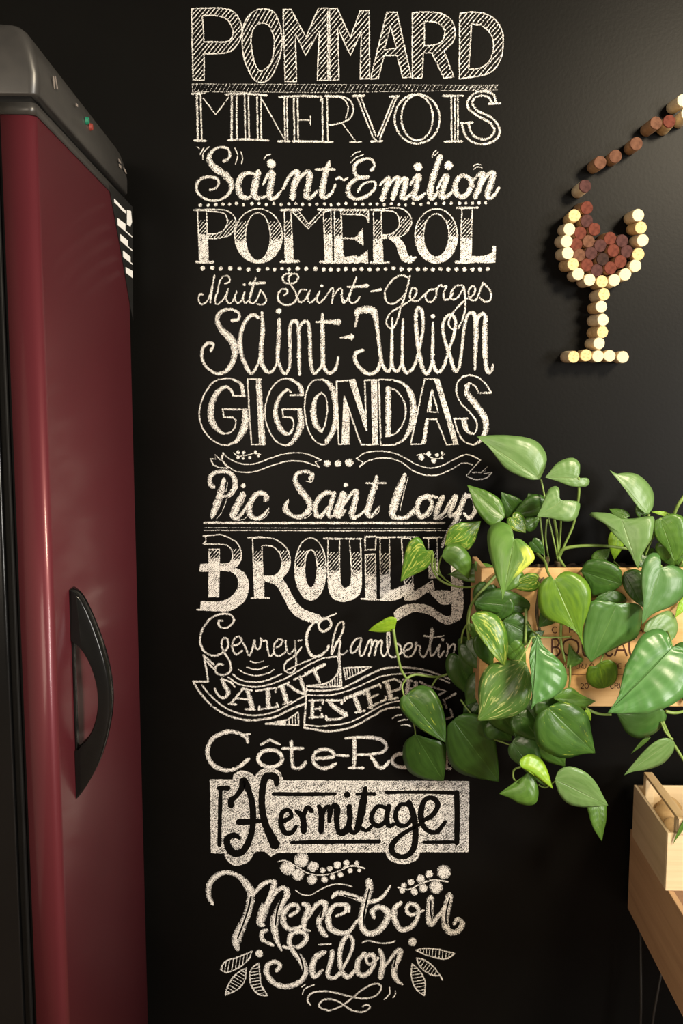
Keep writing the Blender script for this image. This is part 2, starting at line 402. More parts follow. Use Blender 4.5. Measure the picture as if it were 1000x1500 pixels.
# ---------------------------------------------------------------- the chalk writing, drawn stroke by stroke
# c = where the following numbers sit on the board; p/l = curved/straight strokes; o = closed outlines; v = strokes of changing width
# h = hatching; f = filled; g = outline, hatched middle, filled foot; d = dots; b = strokes left bare of chalk
CHALK = [
("chalk_lettering", "large hatched chalk capitals reading POMMARD at the top of the board", """
c 260 0 4
oh 2.3 50 5 1.9 .62 82,50* 180,47 280,50 340,80 374,150 370,220 330,285 270,312 155,315* 155,470* 90,468* | 145,92* 230,92 290,115 322,170 320,215 290,243 230,245 155,245*
oh 2.3 60 5 1.9 .62 505,52 565,72 600,150 612,230 600,330 560,430 520,475 470,480 430,440 395,360 380,270 382,170 410,100 455,62 | 500,135 540,155 565,230 560,320 540,380 490,415 460,390 440,320 430,240 440,180 465,145
oh 2.3 50 5 1.9 .62 618,55* 665,55* 752,218* 825,47* 880,47* 880,470* 818,470* 830,180* 750,325* 690,195* 697,478* 630,478*
oh 2.3 50 5 1.9 .62 890,50* 935,48* 1012,222* 1068,65* 1122,60* 1125,460* 1068,462* 1078,185* 1012,325* 938,160* 945,468* 892,470*
c 500 0 4
oh 2.3 45 5 1.9 .62 265,72* 325,72* 408,452* 358,455* 325,325* 250,325* 215,460* 170,462* | 288,155* 322,282* 250,292*
oh 2.3 45 5 1.9 .62 415,75* 500,70 580,78 640,115 665,180 655,240 600,300* 658,450* 600,458* 530,310* 480,310* 472,458* 415,458* | 485,125* 550,130 595,160 605,195 590,240 550,262 485,268*
oh 2.3 50 5 1.9 .62 693,80* 760,70 840,80 905,120 945,200 940,320 900,400 830,440 690,462* | 762,140* 830,155 880,210 890,280 870,350 820,395 745,405*
"""),
("chalk_rule", "faint hatched chalk bar under the top word", """
c 260 0 4
oh 1.5:.12 58 5 1.6 .05 85,492* 900,495* 1875,500* 1875,528* 900,542* 88,538*
h 50 4.5 1.8 .3 1600,500* 1875,497* 1875,528* 1600,535*
"""),
("chalk_lettering", "thin double-stemmed chalk capitals reading MINERVOIS", """
c 260 0 4
l 3.4 84,549 158,545 | 98,822 166,825 | 281,552 395,548 522,558 | 295,822 400,815 532,822 | 590,828 655,828 | 675,828 907,832 | 595,568 720,562 845,566 | 865,562 960,568
l 3.4 112,550 120,820 | 318,560 316,820
l 2.6 134,550 142,820 | 345,560 348,820 | 392,560 398,820 | 414,560 420,820 | 465,565 470,820 | 488,565 490,820 | 625,572 630,822 | 640,572 644,822 | 680,575 685,825 | 703,575 707,825 | 848,575 850,825 | 876,575 880,825 | 840,566 838,592
l 2 150,575 222,672 300,570 | 495,585 555,690 622,808 | 710,703 778,705 | 778,680 778,730
p 2.6 885,565 960,565 1010,590 1030,640 1012,690 960,720 890,732
p 2 960,572 990,600 1000,640 985,690 | 965,724 1000,770 1042,826
l 2.6 1010,832 1076,832
c 500 0 4
l 3.4 66,562 134,560 | 283,565 337,562 | 173,830 238,826 | 595,562 712,560 | 603,830 707,828 | 863,608 930,606 | 698,720 768,718
l 2.6 90,565 182,800 205,825 | 110,562 200,795 | 308,570 212,800 | 324,570 225,815 | 643,565 645,825 | 664,565 664,825 | 681,565 682,825
o 3 e:443,696,132,145
o 3 e:443,690,92,132
p 3.6 905,604 890,555 840,535 780,548 740,590 745,635 800,680 870,720 895,765 870,805 820,815 770,790 742,722
p 3.4 880,604 860,570 820,560 780,575 768,610 800,650 880,690 925,750 915,805 860,840 790,840 730,800 705,722
"""),
("chalk_lettering", "thick chalk script reading Saint-Emilion with little motion ticks", """
c 270 205 4.1667
v 240,128,6 265,118,5 278,85,4 260,50,4 210,45,4 165,75,6 150,120,9 185,170,10 250,215,11 285,265,9 275,320,6 230,360,4 170,370,4 110,350,4 75,305,5 85,250,5 140,225,5 195,235,5 210,265,4 190,295,4 155,305,4
p 1.8 75,40 90,52 | 118,48 95,88 | 150,42 115,80 112,120 | 308,50 325,95 310,148 | 345,72 355,110 348,145 | 485,118 500,95 525,88
v 395,200,5 355,215,8 328,270,10 340,330,10 375,355,7 405,345,4 | 395,200,5 430,210,5 | 450,195,10 432,270,11 425,330,11 450,355,8 490,345,5
v 480,272,4 515,205,6 538,205,9 525,290,10 520,345,10 550,355,7 590,312,4
d 1 530,145,6
v 600,300,5 640,225,6 680,190,6 690,215,10 665,290,10 660,355,10 | 665,320,4 700,240,5 745,195,7 765,215,10 755,280,10 745,340,10 775,350,7 810,310,4
v 885,135,6 868,180,8 848,260,10 840,330,10 860,350,7 900,320,5 920,270,4 | 800,180,4 870,178,5 915,180,5 | 925,240,4 945,228,4 970,245,4 996,232,3
c 500 205 4.1667
v 180,185,6 200,160,4 185,120,4 135,118,5 85,150,6 80,200,6 110,225,5 165,225,5 | 165,228,5 100,235,6 45,280,7 45,335,8 90,360,6 150,345,6 200,300,5 205,260,4 170,255,4 125,275,4 100,315,4
p 1.8 60,100 85,78 115,70 | 55,140 85,110 135,88 | 552,108 560,82 580,62 | 568,95 592,72 | 805,158 825,148 850,152 | 808,178 830,165 858,170
v 235,275,4 270,240,6 288,238,8 270,300,9 248,365,9 | 265,310,4 320,240,6 348,238,8 330,300,9 312,360,8 | 320,320,4 370,245,6 395,240,8 382,300,9 370,350,9 395,355,6 430,320,4
v 420,275,4 455,225,7 472,225,9 452,300,9 445,350,10 480,350,7 508,325,4 | 603,100,9 575,180,10 550,260,10 540,340,10 560,355,6 590,310,4 | 585,300,4 620,230,6 642,225,9 620,300,9 612,345,9 640,345,7 680,310,4
d 1 467,163,6 653,155,6
v 745,215,6 785,240,8 790,290,9 750,345,8 705,330,9 692,280,9 715,230,7 748,215,6 | 800,250,4 845,205,6 862,215,9 840,290,9 815,350,9 | 835,310,4 890,215,6 925,205,9 910,270,10 890,340,9 920,350,6 962,290,4
"""),
("chalk_rule", "upper row of small chalk dots above POMEROL", """
c 270 205 4.1667
d .8 97,398,2.6 145,398,2.4 192,395,2.7 235,392,2.3 275,392,2.2 318,388,2.5 360,396,2.3 412,390,2.5 455,388,2.2 500,394,2.4 545,389,2.3 590,394,2.4 637,392,2.3 680,388,2.3 720,393,2.4 765,394,2.2 808,392,2.1 855,391,2.3 895,396,2.3 940,392,2.6 985,388,2.4 1043,392,2.3 1088,392,2.3 1133,392,2.3 1176,391,2.3 1218,395,2.3 1263,390,2.2 1308,394,2.3 1350,397,2 1395,388,2.2 1443,394,2.3 1488,385,2.1 1533,390,2.3 1583,386,2.3 1628,386,2.2 1678,386,2.4 1718,385,2.3 1758,385,2.3 1798,384,2.4 1838,384,2.2
"""),
("chalk_lettering", "chalk serif capitals reading POMEROL, filled white at the foot", """
c 270 205 4.1667
g 490 590 80,432* 135,432* 145,742* 92,742*
g 490 640 135,428* 200,425 260,432 305,470 312,530 275,580 200,600 145,602* 143,575* 200,570 245,545 262,500 250,455 210,440 135,435*
l 3.4 58,428 180,424 | 588,428 712,425 | 816,425 1110,428
l 4.5 72,746 174,745 | 590,744 697,742 | 830,745 1000,748
g 500 620 e:452,585,145,165 | e:448,590,76,146
g 490 600 610,430* 650,430* 664,742* 615,742*
o 1.8 652,432* 692,432* 757,512* 838,430* 855,440* 755,542*
h 50 4 1.6 .5 652,432* 692,432* 757,512* 838,430* 855,440* 755,542*
g 480 590 848,440* 893,430* 900,742* 860,742*
g 480 600 915,430* 955,430* 968,742* 918,742*
c 500 205 4.1667
o 2 -5,430* 165,425* 163,505* 150,470 100,455 -5,455*
h 50 3.6 1.8 .55 -5,430* 165,425* 163,505* 150,470 100,455 -5,455*
l 3 0,600 85,600
f .7 85,595* 130,540* 135,645* 85,612*
f .8 -5,712* 60,710 120,705 160,672* 163,750* -5,752*
l 3 180,426 262,425
g 490 615 195,432* 242,430* 252,742* 198,742*
g 470 600 240,420* 300,414 370,420 420,465 424,520 385,575 330,595 250,602* 250,582* 310,570 350,530 350,480 330,445 290,432 240,432*
f .85 290,600* 330,640 350,700 380,742 430,745 462,708* 430,712 405,700 385,640 345,592*
l 4.5 178,748 288,748 | 697,746 800,746
g 490 600 e:578,585,130,165 | e:578,583,78,132
l 3 703,415 832,413
g 480 610 735,420* 797,418* 790,712* 860,712 915,690 925,650* 938,650* 936,747* 725,747*
"""),
("chalk_rule", "lower row of small chalk dots under POMEROL", """
c 270 205 4.1667
d .8 112,783,3.3 170,780,3 222,785,3 280,783,3.2 337,785,2.9 390,790,3 452,792,3 507,787,2.6 550,790,2.5 595,786,2.5 637,790,2.8 690,785,3 742,786,3 798,786,3.2 850,790,3 893,790,3 940,790,2.8 985,788,3 1034,790,3 1080,788,2.9 1130,790,3 1180,790,2.8 1228,788,2.6 1276,783,3 1324,788,3.3 1374,790,3.1 1425,790,3 1468,788,3 1515,790,3 1563,788,3 1610,790,3 1660,790,3 1710,790,3 1757,790,3 1803,790,3 1850,788,2.8
"""),
("chalk_lettering", "thin looping chalk script reading Nuits Saint-Georges", """
c 280 390 4.3478
p 2.7 75,180 55,178 46,210 60,240 88,235 115,195 138,110 148,58 | 148,58 135,130 122,232 | 215,110 243,98 238,66 208,62 182,95 170,150 152,215 162,242 195,222 225,175 235,145 | 235,145 222,200 238,234 265,222 288,165 | 288,160 278,205 292,234 318,220 340,165 | 340,165 330,205 345,234 372,205 400,120 410,72 | 410,75 385,150 370,212 385,236 412,222 440,158 | 440,150 470,190 476,222 455,245 420,240
l 5 372,112 466,106
d .9 338,117,2 832,125,2
p 3 650,48 605,48 582,72 598,106 650,108 682,72 660,46 625,62 622,95 645,135 668,175 668,212 640,240 595,245 558,222 552,180 575,148 608,148 610,172 590,185
p 2.7 735,152 700,150 678,190 690,228 722,215 752,160 | 758,150 742,200 754,232 785,212 808,175 | 818,160 800,210 815,234 850,202 890,145 905,152 896,235 | 905,192 940,145 960,152 958,200 970,232 1000,205
c 500 390 4.3478
p 2.9 0,180 12,215 32,218 55,170 95,72 | 95,75 70,140 50,200 65,236 98,222 117,195
v 38,132,3 90,130,4 166,124,6 | 188,160,3 250,148,5
p 2.9 435,60 420,130 400,200 378,262 358,335 330,392 300,388 285,350 310,300 370,260 430,225 | 430,78 382,58 322,90 278,160 284,220 320,240 370,215 402,175
p 2.9 430,225 465,195 478,155 452,138 435,180 446,216 482,222 520,190 558,152 | 600,145 560,152 535,185 545,220 575,226 602,192 606,150 630,118 645,132 668,126 650,172 656,212 688,205 710,170
p 2.9 770,122 730,125 698,165 700,208 732,206 765,162 778,128 | 780,130 787,200 786,280 770,340 742,396 | 786,215 740,260 700,310 682,365 705,402 728,384 | 786,212 830,192 852,150 838,124 812,150 810,192 830,216 862,205 900,105 | 900,105 925,130 952,170 946,216 912,226 880,200
"""),
("chalk_lettering", "tall narrow chalk script reading Saint-Julien", """
c 280 390 4.3478
v 260,345,6 300,338,5 302,298,4 250,275,5 190,290,6 165,340,7 190,400,9 240,450,12 277,510,12 270,590,9 230,660,7 170,685,5 105,650,4 70,590,5 75,520,5 110,490,6 140,500,5 125,540,5
v 430,330,5 390,310,6 340,360,6 312,450,7 320,560,7 360,660,6 390,680,5 425,620,4 440,560,4 | 450,293,4 455,400,7 445,520,7 450,620,7 490,675,6 530,650,4 550,580,4 | 560,338,6 558,450,7 550,580,6 575,660,5 600,685,5 625,640,5 630,540,5 625,420,6 640,355,6 675,360,6 686,450,6 687,600,6 690,690,5 | 685,400,5 710,358,5 745,360,6 755,450,6 760,600,6 780,680,6 820,650,4 835,600,4
d 1 558,285,4
v 835,303,4 835,400,7 838,560,7 845,640,6 880,680,6 920,650,5 937,578,4 | 795,355,3 870,355,6 940,355,10
c 500 390 4.3478
v -8,455,2 30,452,5 66,450,10
v 88,382,4 98,330,5 108,285,10 200,285,12 225,380,6 240,500,6 255,610,6 290,670,5 315,640,5 320,560,5 322,400,4 322,330,3 | 250,600,6 230,660,6 180,687,6 120,650,6 85,590,6 96,550,6 138,535,5
v 322,400,4 322,500,5 320,620,6 350,670,5 380,630,5 388,560,5 388,450,5 392,338,4 | 388,560,5 388,620,5 410,675,6 450,655,5 480,590,5 505,480,5 520,380,5 512,290,6 490,262,5 474,300,6 476,400,6 490,520,7 510,630,7 540,685,6 570,640,5 583,560,5 | 582,358,4 582,480,5 580,600,6 610,675,6 650,640,5 680,540,5 715,440,5 725,350,5 700,310,5 660,330,5 645,390,5 660,480,5 690,570,6 720,665,6 750,640,5 762,560,5 780,400,5 805,310,5 845,305,7 857,400,8 852,550,6 850,658,4
v 855,380,4 880,310,6 915,320,7 912,420,8 915,560,8 925,660,7 950,675,5 965,625,3
d 1 582,320,3
"""),
("chalk_lettering", "shadowed outline chalk capitals reading GIGONDAS", """
c 280 545 4.3478
p 2.4 325,80 270,45 210,42 140,65 80,150 52,250 65,340 115,415 180,458 240,468
v 268,148,2 232,95,5 172,122,8 135,190,9 124,270,10 145,340,9 200,390,4 245,385,2
l 3 200,236 362,238 | 200,236 206,288 265,290 | 264,152 342,152
p 2.4 265,290 284,310 278,350 245,388 195,388 | 268,150 262,120 235,95
v 342,250,9 345,320,11 322,390,10 285,440,6 230,466,3 | 250,42,2 310,70,5 327,110,6 332,148,5
l 2.4 358,45 447,45 | 358,45 372,300 385,462 470,460 | 416,58 436,460
v 432,50,7 442,250,8 458,455,8
p 2.4 685,80 640,45 580,45 520,90 480,180 470,270 490,360 540,440 600,470
v 690,245,7 700,320,10 680,390,9 640,450,6 600,470,3 | 620,46,2 680,75,5 700,110,7 708,145,5 | 635,130,3 610,112,4 562,160,6 537,230,7 541,300,8 575,370,8 620,395,5 645,360,2
l 3 580,238 700,236 | 580,238 586,286 640,290 | 630,148 714,146
p 2.4 640,290 652,330 640,385 615,395
p 2.4 840,46 770,60 730,140 722,240 740,350 780,430 830,462 865,458
v 840,48,3 890,90,8 915,180,8 920,280,8 900,380,8 860,445,7 | 830,130,3 792,170,6 777,250,9 792,330,9 830,380,5
p 2.4 830,130 860,170 866,250 850,340 830,380
c 500 545 4.3478
l 2.6 -32,60 -18,460 50,458 | -32,60 85,50 | 18,155 125,462 232,462 | 148,54 158,372 | 148,52 226,50
f .8 48,58* 90,52* 130,200* 158,290* 158,370* 145,350*
f .8 14,150* 50,262* 50,456* 0,458*
f .8 188,54* 226,50* 232,460* 196,460*
l 2.6 238,50 244,250 250,465 | 238,48 330,50 | 250,465 340,463
v 330,50,3 400,78,5 445,150,9 457,240,10 443,340,8 400,425,5 340,462,3 | 298,100,8 298,250,9 296,400,8
p 2.6 296,98 350,120 395,180 410,250 390,330 340,395 282,408
o 2.6 530,42* 620,48* 742,460* 668,462* 605,300* 550,300* 510,460* 440,460*
f .75 590,48* 620,48* 742,460* 712,460*
v 572,125,3 560,240,6 | 545,305,6 525,450,6
l 2.6 576,115 545,252 616,255 576,115
p 2.6 950,130 925,85 880,40 810,20 750,50 730,110 755,190 820,260 860,320 855,380 820,395 780,360 768,300
l 2.8 952,132 870,132 | 715,297 802,297
p 2.6 870,130 855,95 815,70 785,90 | 840,465 780,440 740,380 718,297
v 812,75,4 797,130,8 850,200,10 905,280,10 920,360,9 890,430,6 840,465,3 | 785,305,6 800,370,5 840,396,3
"""),
("chalk_ornament", "two wavy chalk ribbons with berry sprigs and a row of dots between", """
c 280 545 4.3478
p 2 200,515 240,550 310,582 400,585 500,550 600,520 700,515 760,530 827,560 | 205,570 240,605 300,635 400,635 500,600 600,570 700,568 760,585 815,605
l 2 827,560 790,572 815,605 | 205,515 195,560 235,612 | 195,530 185,560 150,525 155,555 122,552 | 122,552 140,590
p 2 140,590 180,608 230,612
p 1.6 270,515 300,535 350,530 400,518 442,525
d .8 298,512,2.6 333,512,2.6 408,508,2 298,545,2.2 330,550,1.8 372,545,2.4 428,535,2.2
d .9 865,582,4.6 935,582,4.6 1004,580,4.6
c 500 545 4.3478
p 2 95,550 150,515 240,503 330,515 400,545 470,585 550,610 630,600 720,555 800,525 885,560 | 115,602 170,565 240,548 320,552 390,580 450,625 530,655 610,655 700,620 770,580 835,590 | 795,660 850,684 920,675 957,640
l 2 95,550 138,575 115,602 | 885,560 795,662 | 957,640 905,648 928,603 890,640 835,640
p 1.6 480,530 530,522 570,545 620,550 657,520
d .8 508,545,4 555,520,3.5 588,565,3.5 607,528,2.6 640,548,2 640,515,2 50,577,5.6
"""),
("chalk_lettering", "drop-shadowed brush script in chalk reading Pic Saint Loup", """
c 285 685 4.3478
v 120,125,7 97,100,7 105,52,7 150,25,6 210,27,7 252,70,8 255,130,8 215,175,6 180,185,4 | 188,72,6 165,160,10 135,250,11 110,315,7 | 308,165,9 272,240,11 246,300,11 270,325,7 310,280,5 340,230,4 | 452,210,7 448,170,7 400,165,8 357,220,9 350,290,9 390,325,6 440,300,5 470,260,3
v 735,70,7 750,42,6 700,24,6 648,42,6 642,90,8 680,150,10 725,210,10 732,260,9 690,305,7 630,310,6 575,265,8 595,205,3 | 885,165,6 830,162,7 775,220,8 770,290,8 800,310,6 850,250,4 | 890,160,7 865,240,8 850,300,8 880,310,5 910,260,4 | 945,160,8 915,240,9 900,300,9 930,310,5 960,270,4
d 1 310,115,3.2 962,110,3.2
p 1.3:.6 215,190 250,165 275,120 | 210,95 200,150 | 205,195 175,280 140,325 | 325,175 300,240 | 275,335 320,325 345,290 | 410,335 450,315 475,280 | 440,215 470,210 472,180 | 760,60 745,90 710,85 | 745,290 710,320 650,325 | 600,210 590,250 620,300 | 805,325 840,290
c 500 685 4.3478
v 22,165,7 0,250,9 -18,310,8 | 0,262,4 60,170,6 95,155,8 85,220,9 65,290,9 80,320,6 130,290,4 170,248,3 | 225,55,5 205,130,9 178,230,10 165,290,9 190,310,6 237,250,3 | 405,42,5 375,120,11 342,220,13 325,305,9 400,320,6 450,287,8 460,258,3
l 3 158,98 282,98
v 555,180,8 502,200,8 480,260,8 500,310,8 545,290,7 575,230,6 560,185,7 610,190,4 | 645,185,8 612,260,9 600,320,8 650,292,5 690,220,5 728,178,7 700,250,8 690,308,7 730,285,4 | 790,170,7 760,250,9 720,350,9 690,400,8 650,480,6 640,505,4 | 770,202,6 820,178,7 850,220,8 845,290,7 810,320,7 780,290,4
p 1.3:.6 105,165 95,240 85,290 | 200,310 235,285 245,240 | 235,75 225,140 | 425,60 400,150 375,260 375,275 | 515,325 565,300 590,240 | 625,335 680,300 | 740,190 715,260 | 760,330 735,375
"""),
("chalk_rule", "thick and thin parallel chalk lines between two words", """
c 285 685 4.3478
l 3.6:.75 62,351 500,352 1000,352 1590,352
l 1.2:.35 60,382 800,386 1570,388
l 1.8:.5 60,399 500,401 1000,403 1600,402
"""),
("chalk_lettering", "large flowing chalk capitals reading BROUILLY, striped above and filled below", """
c 285 685 4.3478
g 520 600 55,435* 120,430 180,430 265,475 297,540 288,600 255,638* 320,680 342,760 312,850 230,905 150,912 40,905* 42,853* 140,855 210,840 265,790 280,730 260,680 200,655 32,660* 38,614* 200,612 235,590 240,540 215,500 160,488 52,487* 72,470* 72,445*
g 520 590 92,520* 158,520* 152,822* 90,822*
l 2.4 15,905 60,905 | 55,435 75,435
l 2.6 340,446 430,443 | 360,831 477,830 | 820,451 942,452
g 530 610 368,450* 440,445 520,460 590,520 608,590 597,650 555,705* 590,760 640,850 700,908 792,940* 815,965* 780,988* 700,972 620,920 570,830 520,750 440,718* 440,828* 382,828* | 428,498* 490,500 540,545 555,610 540,660 500,690 435,690*
g 530 645 e:738,645,100,198 | e:740,645,40,122
g 540 670 850,455* 922,455* 925,700 945,765 985,755 1000,680 985,455* 1055,455* 1060,740 1030,820 955,850 890,835 855,770 848,600
c 500 685 4.3478
l 2.6 22,452 126,452 | 125,835 240,842 | 225,443 342,443 | 357,443 485,440 | 522,447 637,443
o 2.8 150,440* 218,438* 215,522* 150,525*
g 552 690 152,555* 216,550* 220,832* 155,835*
g 545 690 245,450* 305,450* 308,785* 350,772 437,735* 437,785* 380,825 320,845 250,845*
g 560 755 382,450* 440,450* 458,792* 510,765 578,720* 592,775* 530,800 470,840 402,842* 405,790*
g 535 640 552,450* 608,450* 612,700* 558,705*
f .85 700,620* 770,620* 772,860* 770,900 755,960 690,992 640,985 580,945 520,922 460,915 400,945 345,977* 338,920* 400,880 480,870 560,885 620,925 660,948 700,940 706,862* 640,867 600,832 562,795* 630,785 702,790*
o 2.4 700,460* 765,460* 772,860* 770,900 755,960 690,992 640,985 580,945 520,922 460,915 400,945 345,977* 338,920* 400,880 480,870 560,885 620,925 660,948 700,940 706,862* 640,867 600,832 562,795* 630,785 702,790*
"""),
("chalk_lettering", "thin joined chalk script reading Gevrey Chambertin", """
c 280 885 4.5454
p 3.3 210,110 182,112 185,142 210,158 250,152 284,112 262,72 200,65 130,95 80,160 58,240 85,312 150,345 215,318 245,282 240,232 212,230 202,275 220,322 255,380 262,440 220,472 170,460 160,425 185,398 212,402
p 3 265,275 310,270 335,240 315,214 285,235 272,290 300,335 340,310 | 340,250 362,290 385,342 410,290 420,238 430,292 455,292 465,240 460,226 | 462,228 480,246 502,246 508,300 525,347 550,322 | 548,292 590,276 608,245 585,234 556,260 550,320 580,346 628,320 | 628,243 634,300 655,332 690,290 690,240 695,330 697,400 680,450 645,456 617,430 632,385 680,350 712,318 732,288
l 2.6 713,243 736,239
v 966,63,3 900,90,3 855,122,4 852,160,4 882,182,4 927,150,4 922,108,4 880,95,4 820,120,4 772,190,5 770,270,5 800,340,5 850,345,5 900,310,4 915,275,4
c 480 885 4.5454
p 3:.8 22,332 35,240 60,150 92,116 106,132 95,190 60,260 25,335 | 38,295 68,242 84,252 76,312 96,336 130,310 | 222,226 190,230 156,280 155,322 182,316 215,262 222,228 210,300 216,342 240,330 270,250 292,240 286,300 272,345 | 285,292 310,245 326,250 320,300 308,342 | 318,292 345,245 361,250 354,310 370,346 395,320 412,250 405,185 395,200 398,300 416,346 452,350 488,318 478,272 452,262
p 3:.8 498,322 550,292 560,265 530,264 505,300 512,342 545,350 575,320 592,255 582,272 615,280 610,320 635,352 660,320 690,240 702,180 690,165 684,210 680,300 690,346 715,322 745,268 735,322 745,351 775,312 | 792,262 802,285 790,346 | 800,300 832,266 846,285 830,345
l 2.6 638,210 700,222 772,211
d .7 765,237,2.4
"""),
("chalk_ornament", "curling double-lined chalk banner with small serif capitals reading SAINT ESTEPHE", """
c 280 885 4.5454
l 3 80,340 150,402 | 84,340 112,505 | 95,375 140,420 160,440 | 12,515 115,515 | 985,315 975,358
p 3.2 12,515 60,590 130,670 230,735 350,770 450,770 560,750 660,700 750,665
p 2.6 70,537 130,610 220,685 330,730 430,740 530,725 640,675 755,610 | 275,465 330,505 420,520 510,505 600,465 | 245,485 310,530 400,550 480,545 580,515 680,465 780,405 880,360 975,350 | 640,438 720,400 830,355
p 2.2 395,380 435,390 480,378 | 370,420 440,435 515,410 | 315,435 370,465 440,475 510,460 550,435
p 3 975,358 985,410 975,460 930,510 870,535 770,546
l 3 985,315 992,420 1000,545 | 1000,545 880,553 770,546 | 768,560 752,820
l 1.8 862,537 862,552 | 882,530 882,552 | 902,522 902,552 | 922,512 922,550 | 940,500 940,548 | 957,485 957,548 | 973,465 973,548 | 985,440 987,546
p 3.2 770,572 870,577 1000,560 1089,520 1180,470 1280,430 1390,420 1510,430 1610,455 1720,500
p 2.4 775,605 900,607 1000,590 1110,550 1210,503 1290,475 1410,462 1510,460 1610,480 1720,525
p 2.4 760,802 850,812 990,800 1070,780 1170,730 1270,675 1380,645 1490,640
p 3.2 752,822 830,836 909,845 1010,835 1110,800 1210,745 1290,700 1380,685 1480,690
l 3 1014,425 1199,418 1029,502 1014,425
l 1.8 1034,428 1040,492 | 1052,428 1058,482 | 1070,428 1074,472 | 1090,426 1094,462 | 1110,424 1113,452 | 1130,422 1132,442
l 2.6 495,797 715,805 712,718 | 495,797 640,770 712,718
l 1.8 600,782 602,800 | 625,775 628,801 | 650,762 652,802 | 672,748 675,803 | 693,735 696,804
f .75 497,796* 560,786* 620,778* 625,801*
v 205,500,7 222,540,7 247,585,7 225,622,5 185,612,4 155,562,3 | 215,502,3 262,520,3 290,552,3
v 345,562,4 300,620,4 262,662,4 | 372,570,7 390,630,8 407,692,8
l 3.4 300,625 388,637 | 250,663 298,668 | 360,700 424,702 | 338,562 402,576 | 432,577 562,558 | 565,562 562,585 | 450,702 580,682 | 578,552 652,522 | 612,667 668,650 | 685,502 772,468 | 758,455 768,470 | 452,700 452,680 | 580,684 570,660
v 508,568,7 512,620,7 512,690,7 | 605,548,8 620,600,8 637,655,8 | 642,535,5 700,575,5 758,602,5 | 722,482,6 745,550,6 760,598,5 | 762,466,5 820,435,5 888,402,6 | 818,432,7 835,480,6 855,522,4
v 805,640,6 806,700,6 806,755,6
l 3.4 785,642 880,640 | 880,640 876,665 | 786,756 876,750 | 876,750 868,730 | 812,697 858,695 | 858,682 858,708
l 3.8 900,642 1002,640 | 1002,640 1000,665 | 898,768 985,766 1034,742 | 898,745 900,770
v 915,655,4 960,690,8 1033,738,8
c 480 885 4.5454
v 110,627,5 170,608,6 237,582,6 | 175,612,7 195,660,7 215,715,7 | 262,577,7 275,630,7 290,688,7 | 390,520,8 405,570,8 420,630,8
l 3.6 108,625 112,645 | 237,582 240,600 | 184,722 246,710 | 237,576 345,535 | 345,535 352,556 | 277,625 336,600 | 268,690 386,635 | 386,635 382,612 | 368,522 440,500 | 405,637 466,624 | 500,502 562,512
p 4 440,500 485,520 482,560 412,587
v 538,505,7 530,570,7 525,620,6 | 585,520,7 580,570,7 | 525,565,4 585,560,4
l 3.6 612,515 660,545 700,552 785,580 742,602 | 770,640 850,595 | 770,635 790,692 | 815,700 832,747 | 790,765 832,748 | 640,530 630,600 700,610
p 2.2 430,760 455,742 490,738 | 465,782 500,770 530,768 | 490,805 520,802 550,812
"""),
("chalk_lettering", "bold chalk slab letters reading Cote-Rotie with circumflexes", """
c 290 1060 4.5454
v 325,70,5 328,95,6 330,125,5 | 325,98,5 270,62,6 190,55,7 110,90,7 65,160,7 70,230,7 120,290,7 200,310,6 270,290,6 337,235,6
l 3.5 310,72 345,70
o 5.4:1.0 e:480,232,80,57
l 4 418,140 480,108 542,138
p 5.5 622,118 622,200 632,285 665,298 700,280 716,256 | 775,235 900,220 880,180 820,172 775,200 765,248 800,288 860,296 917,265
l 5 563,165 697,165
c 490 1060 4.5454
v 15,210,4 90,215,5 | 70,97,4 150,92,5 230,92,6 310,107,6 345,150,6 320,187,5 240,205,5 150,207,4 | 130,100,6 132,200,7 130,290,6 | 92,295,4 190,295,5 | 235,207,5 262,250,6 295,290,7 332,285,6 362,248,5
o 5.4:1.0 e:455,245,72,46
l 4 462,150 490,118 520,148
p 5.5 592,118 592,200 602,285 635,298 680,262 | 770,245 890,228 870,192 820,190 785,215 780,262 820,295 880,290
v 742,180,6 742,240,6 744,295,6 | 718,300,4 772,300,5 | 712,140,5 728,165,5
l 5 560,165 650,165
"""),
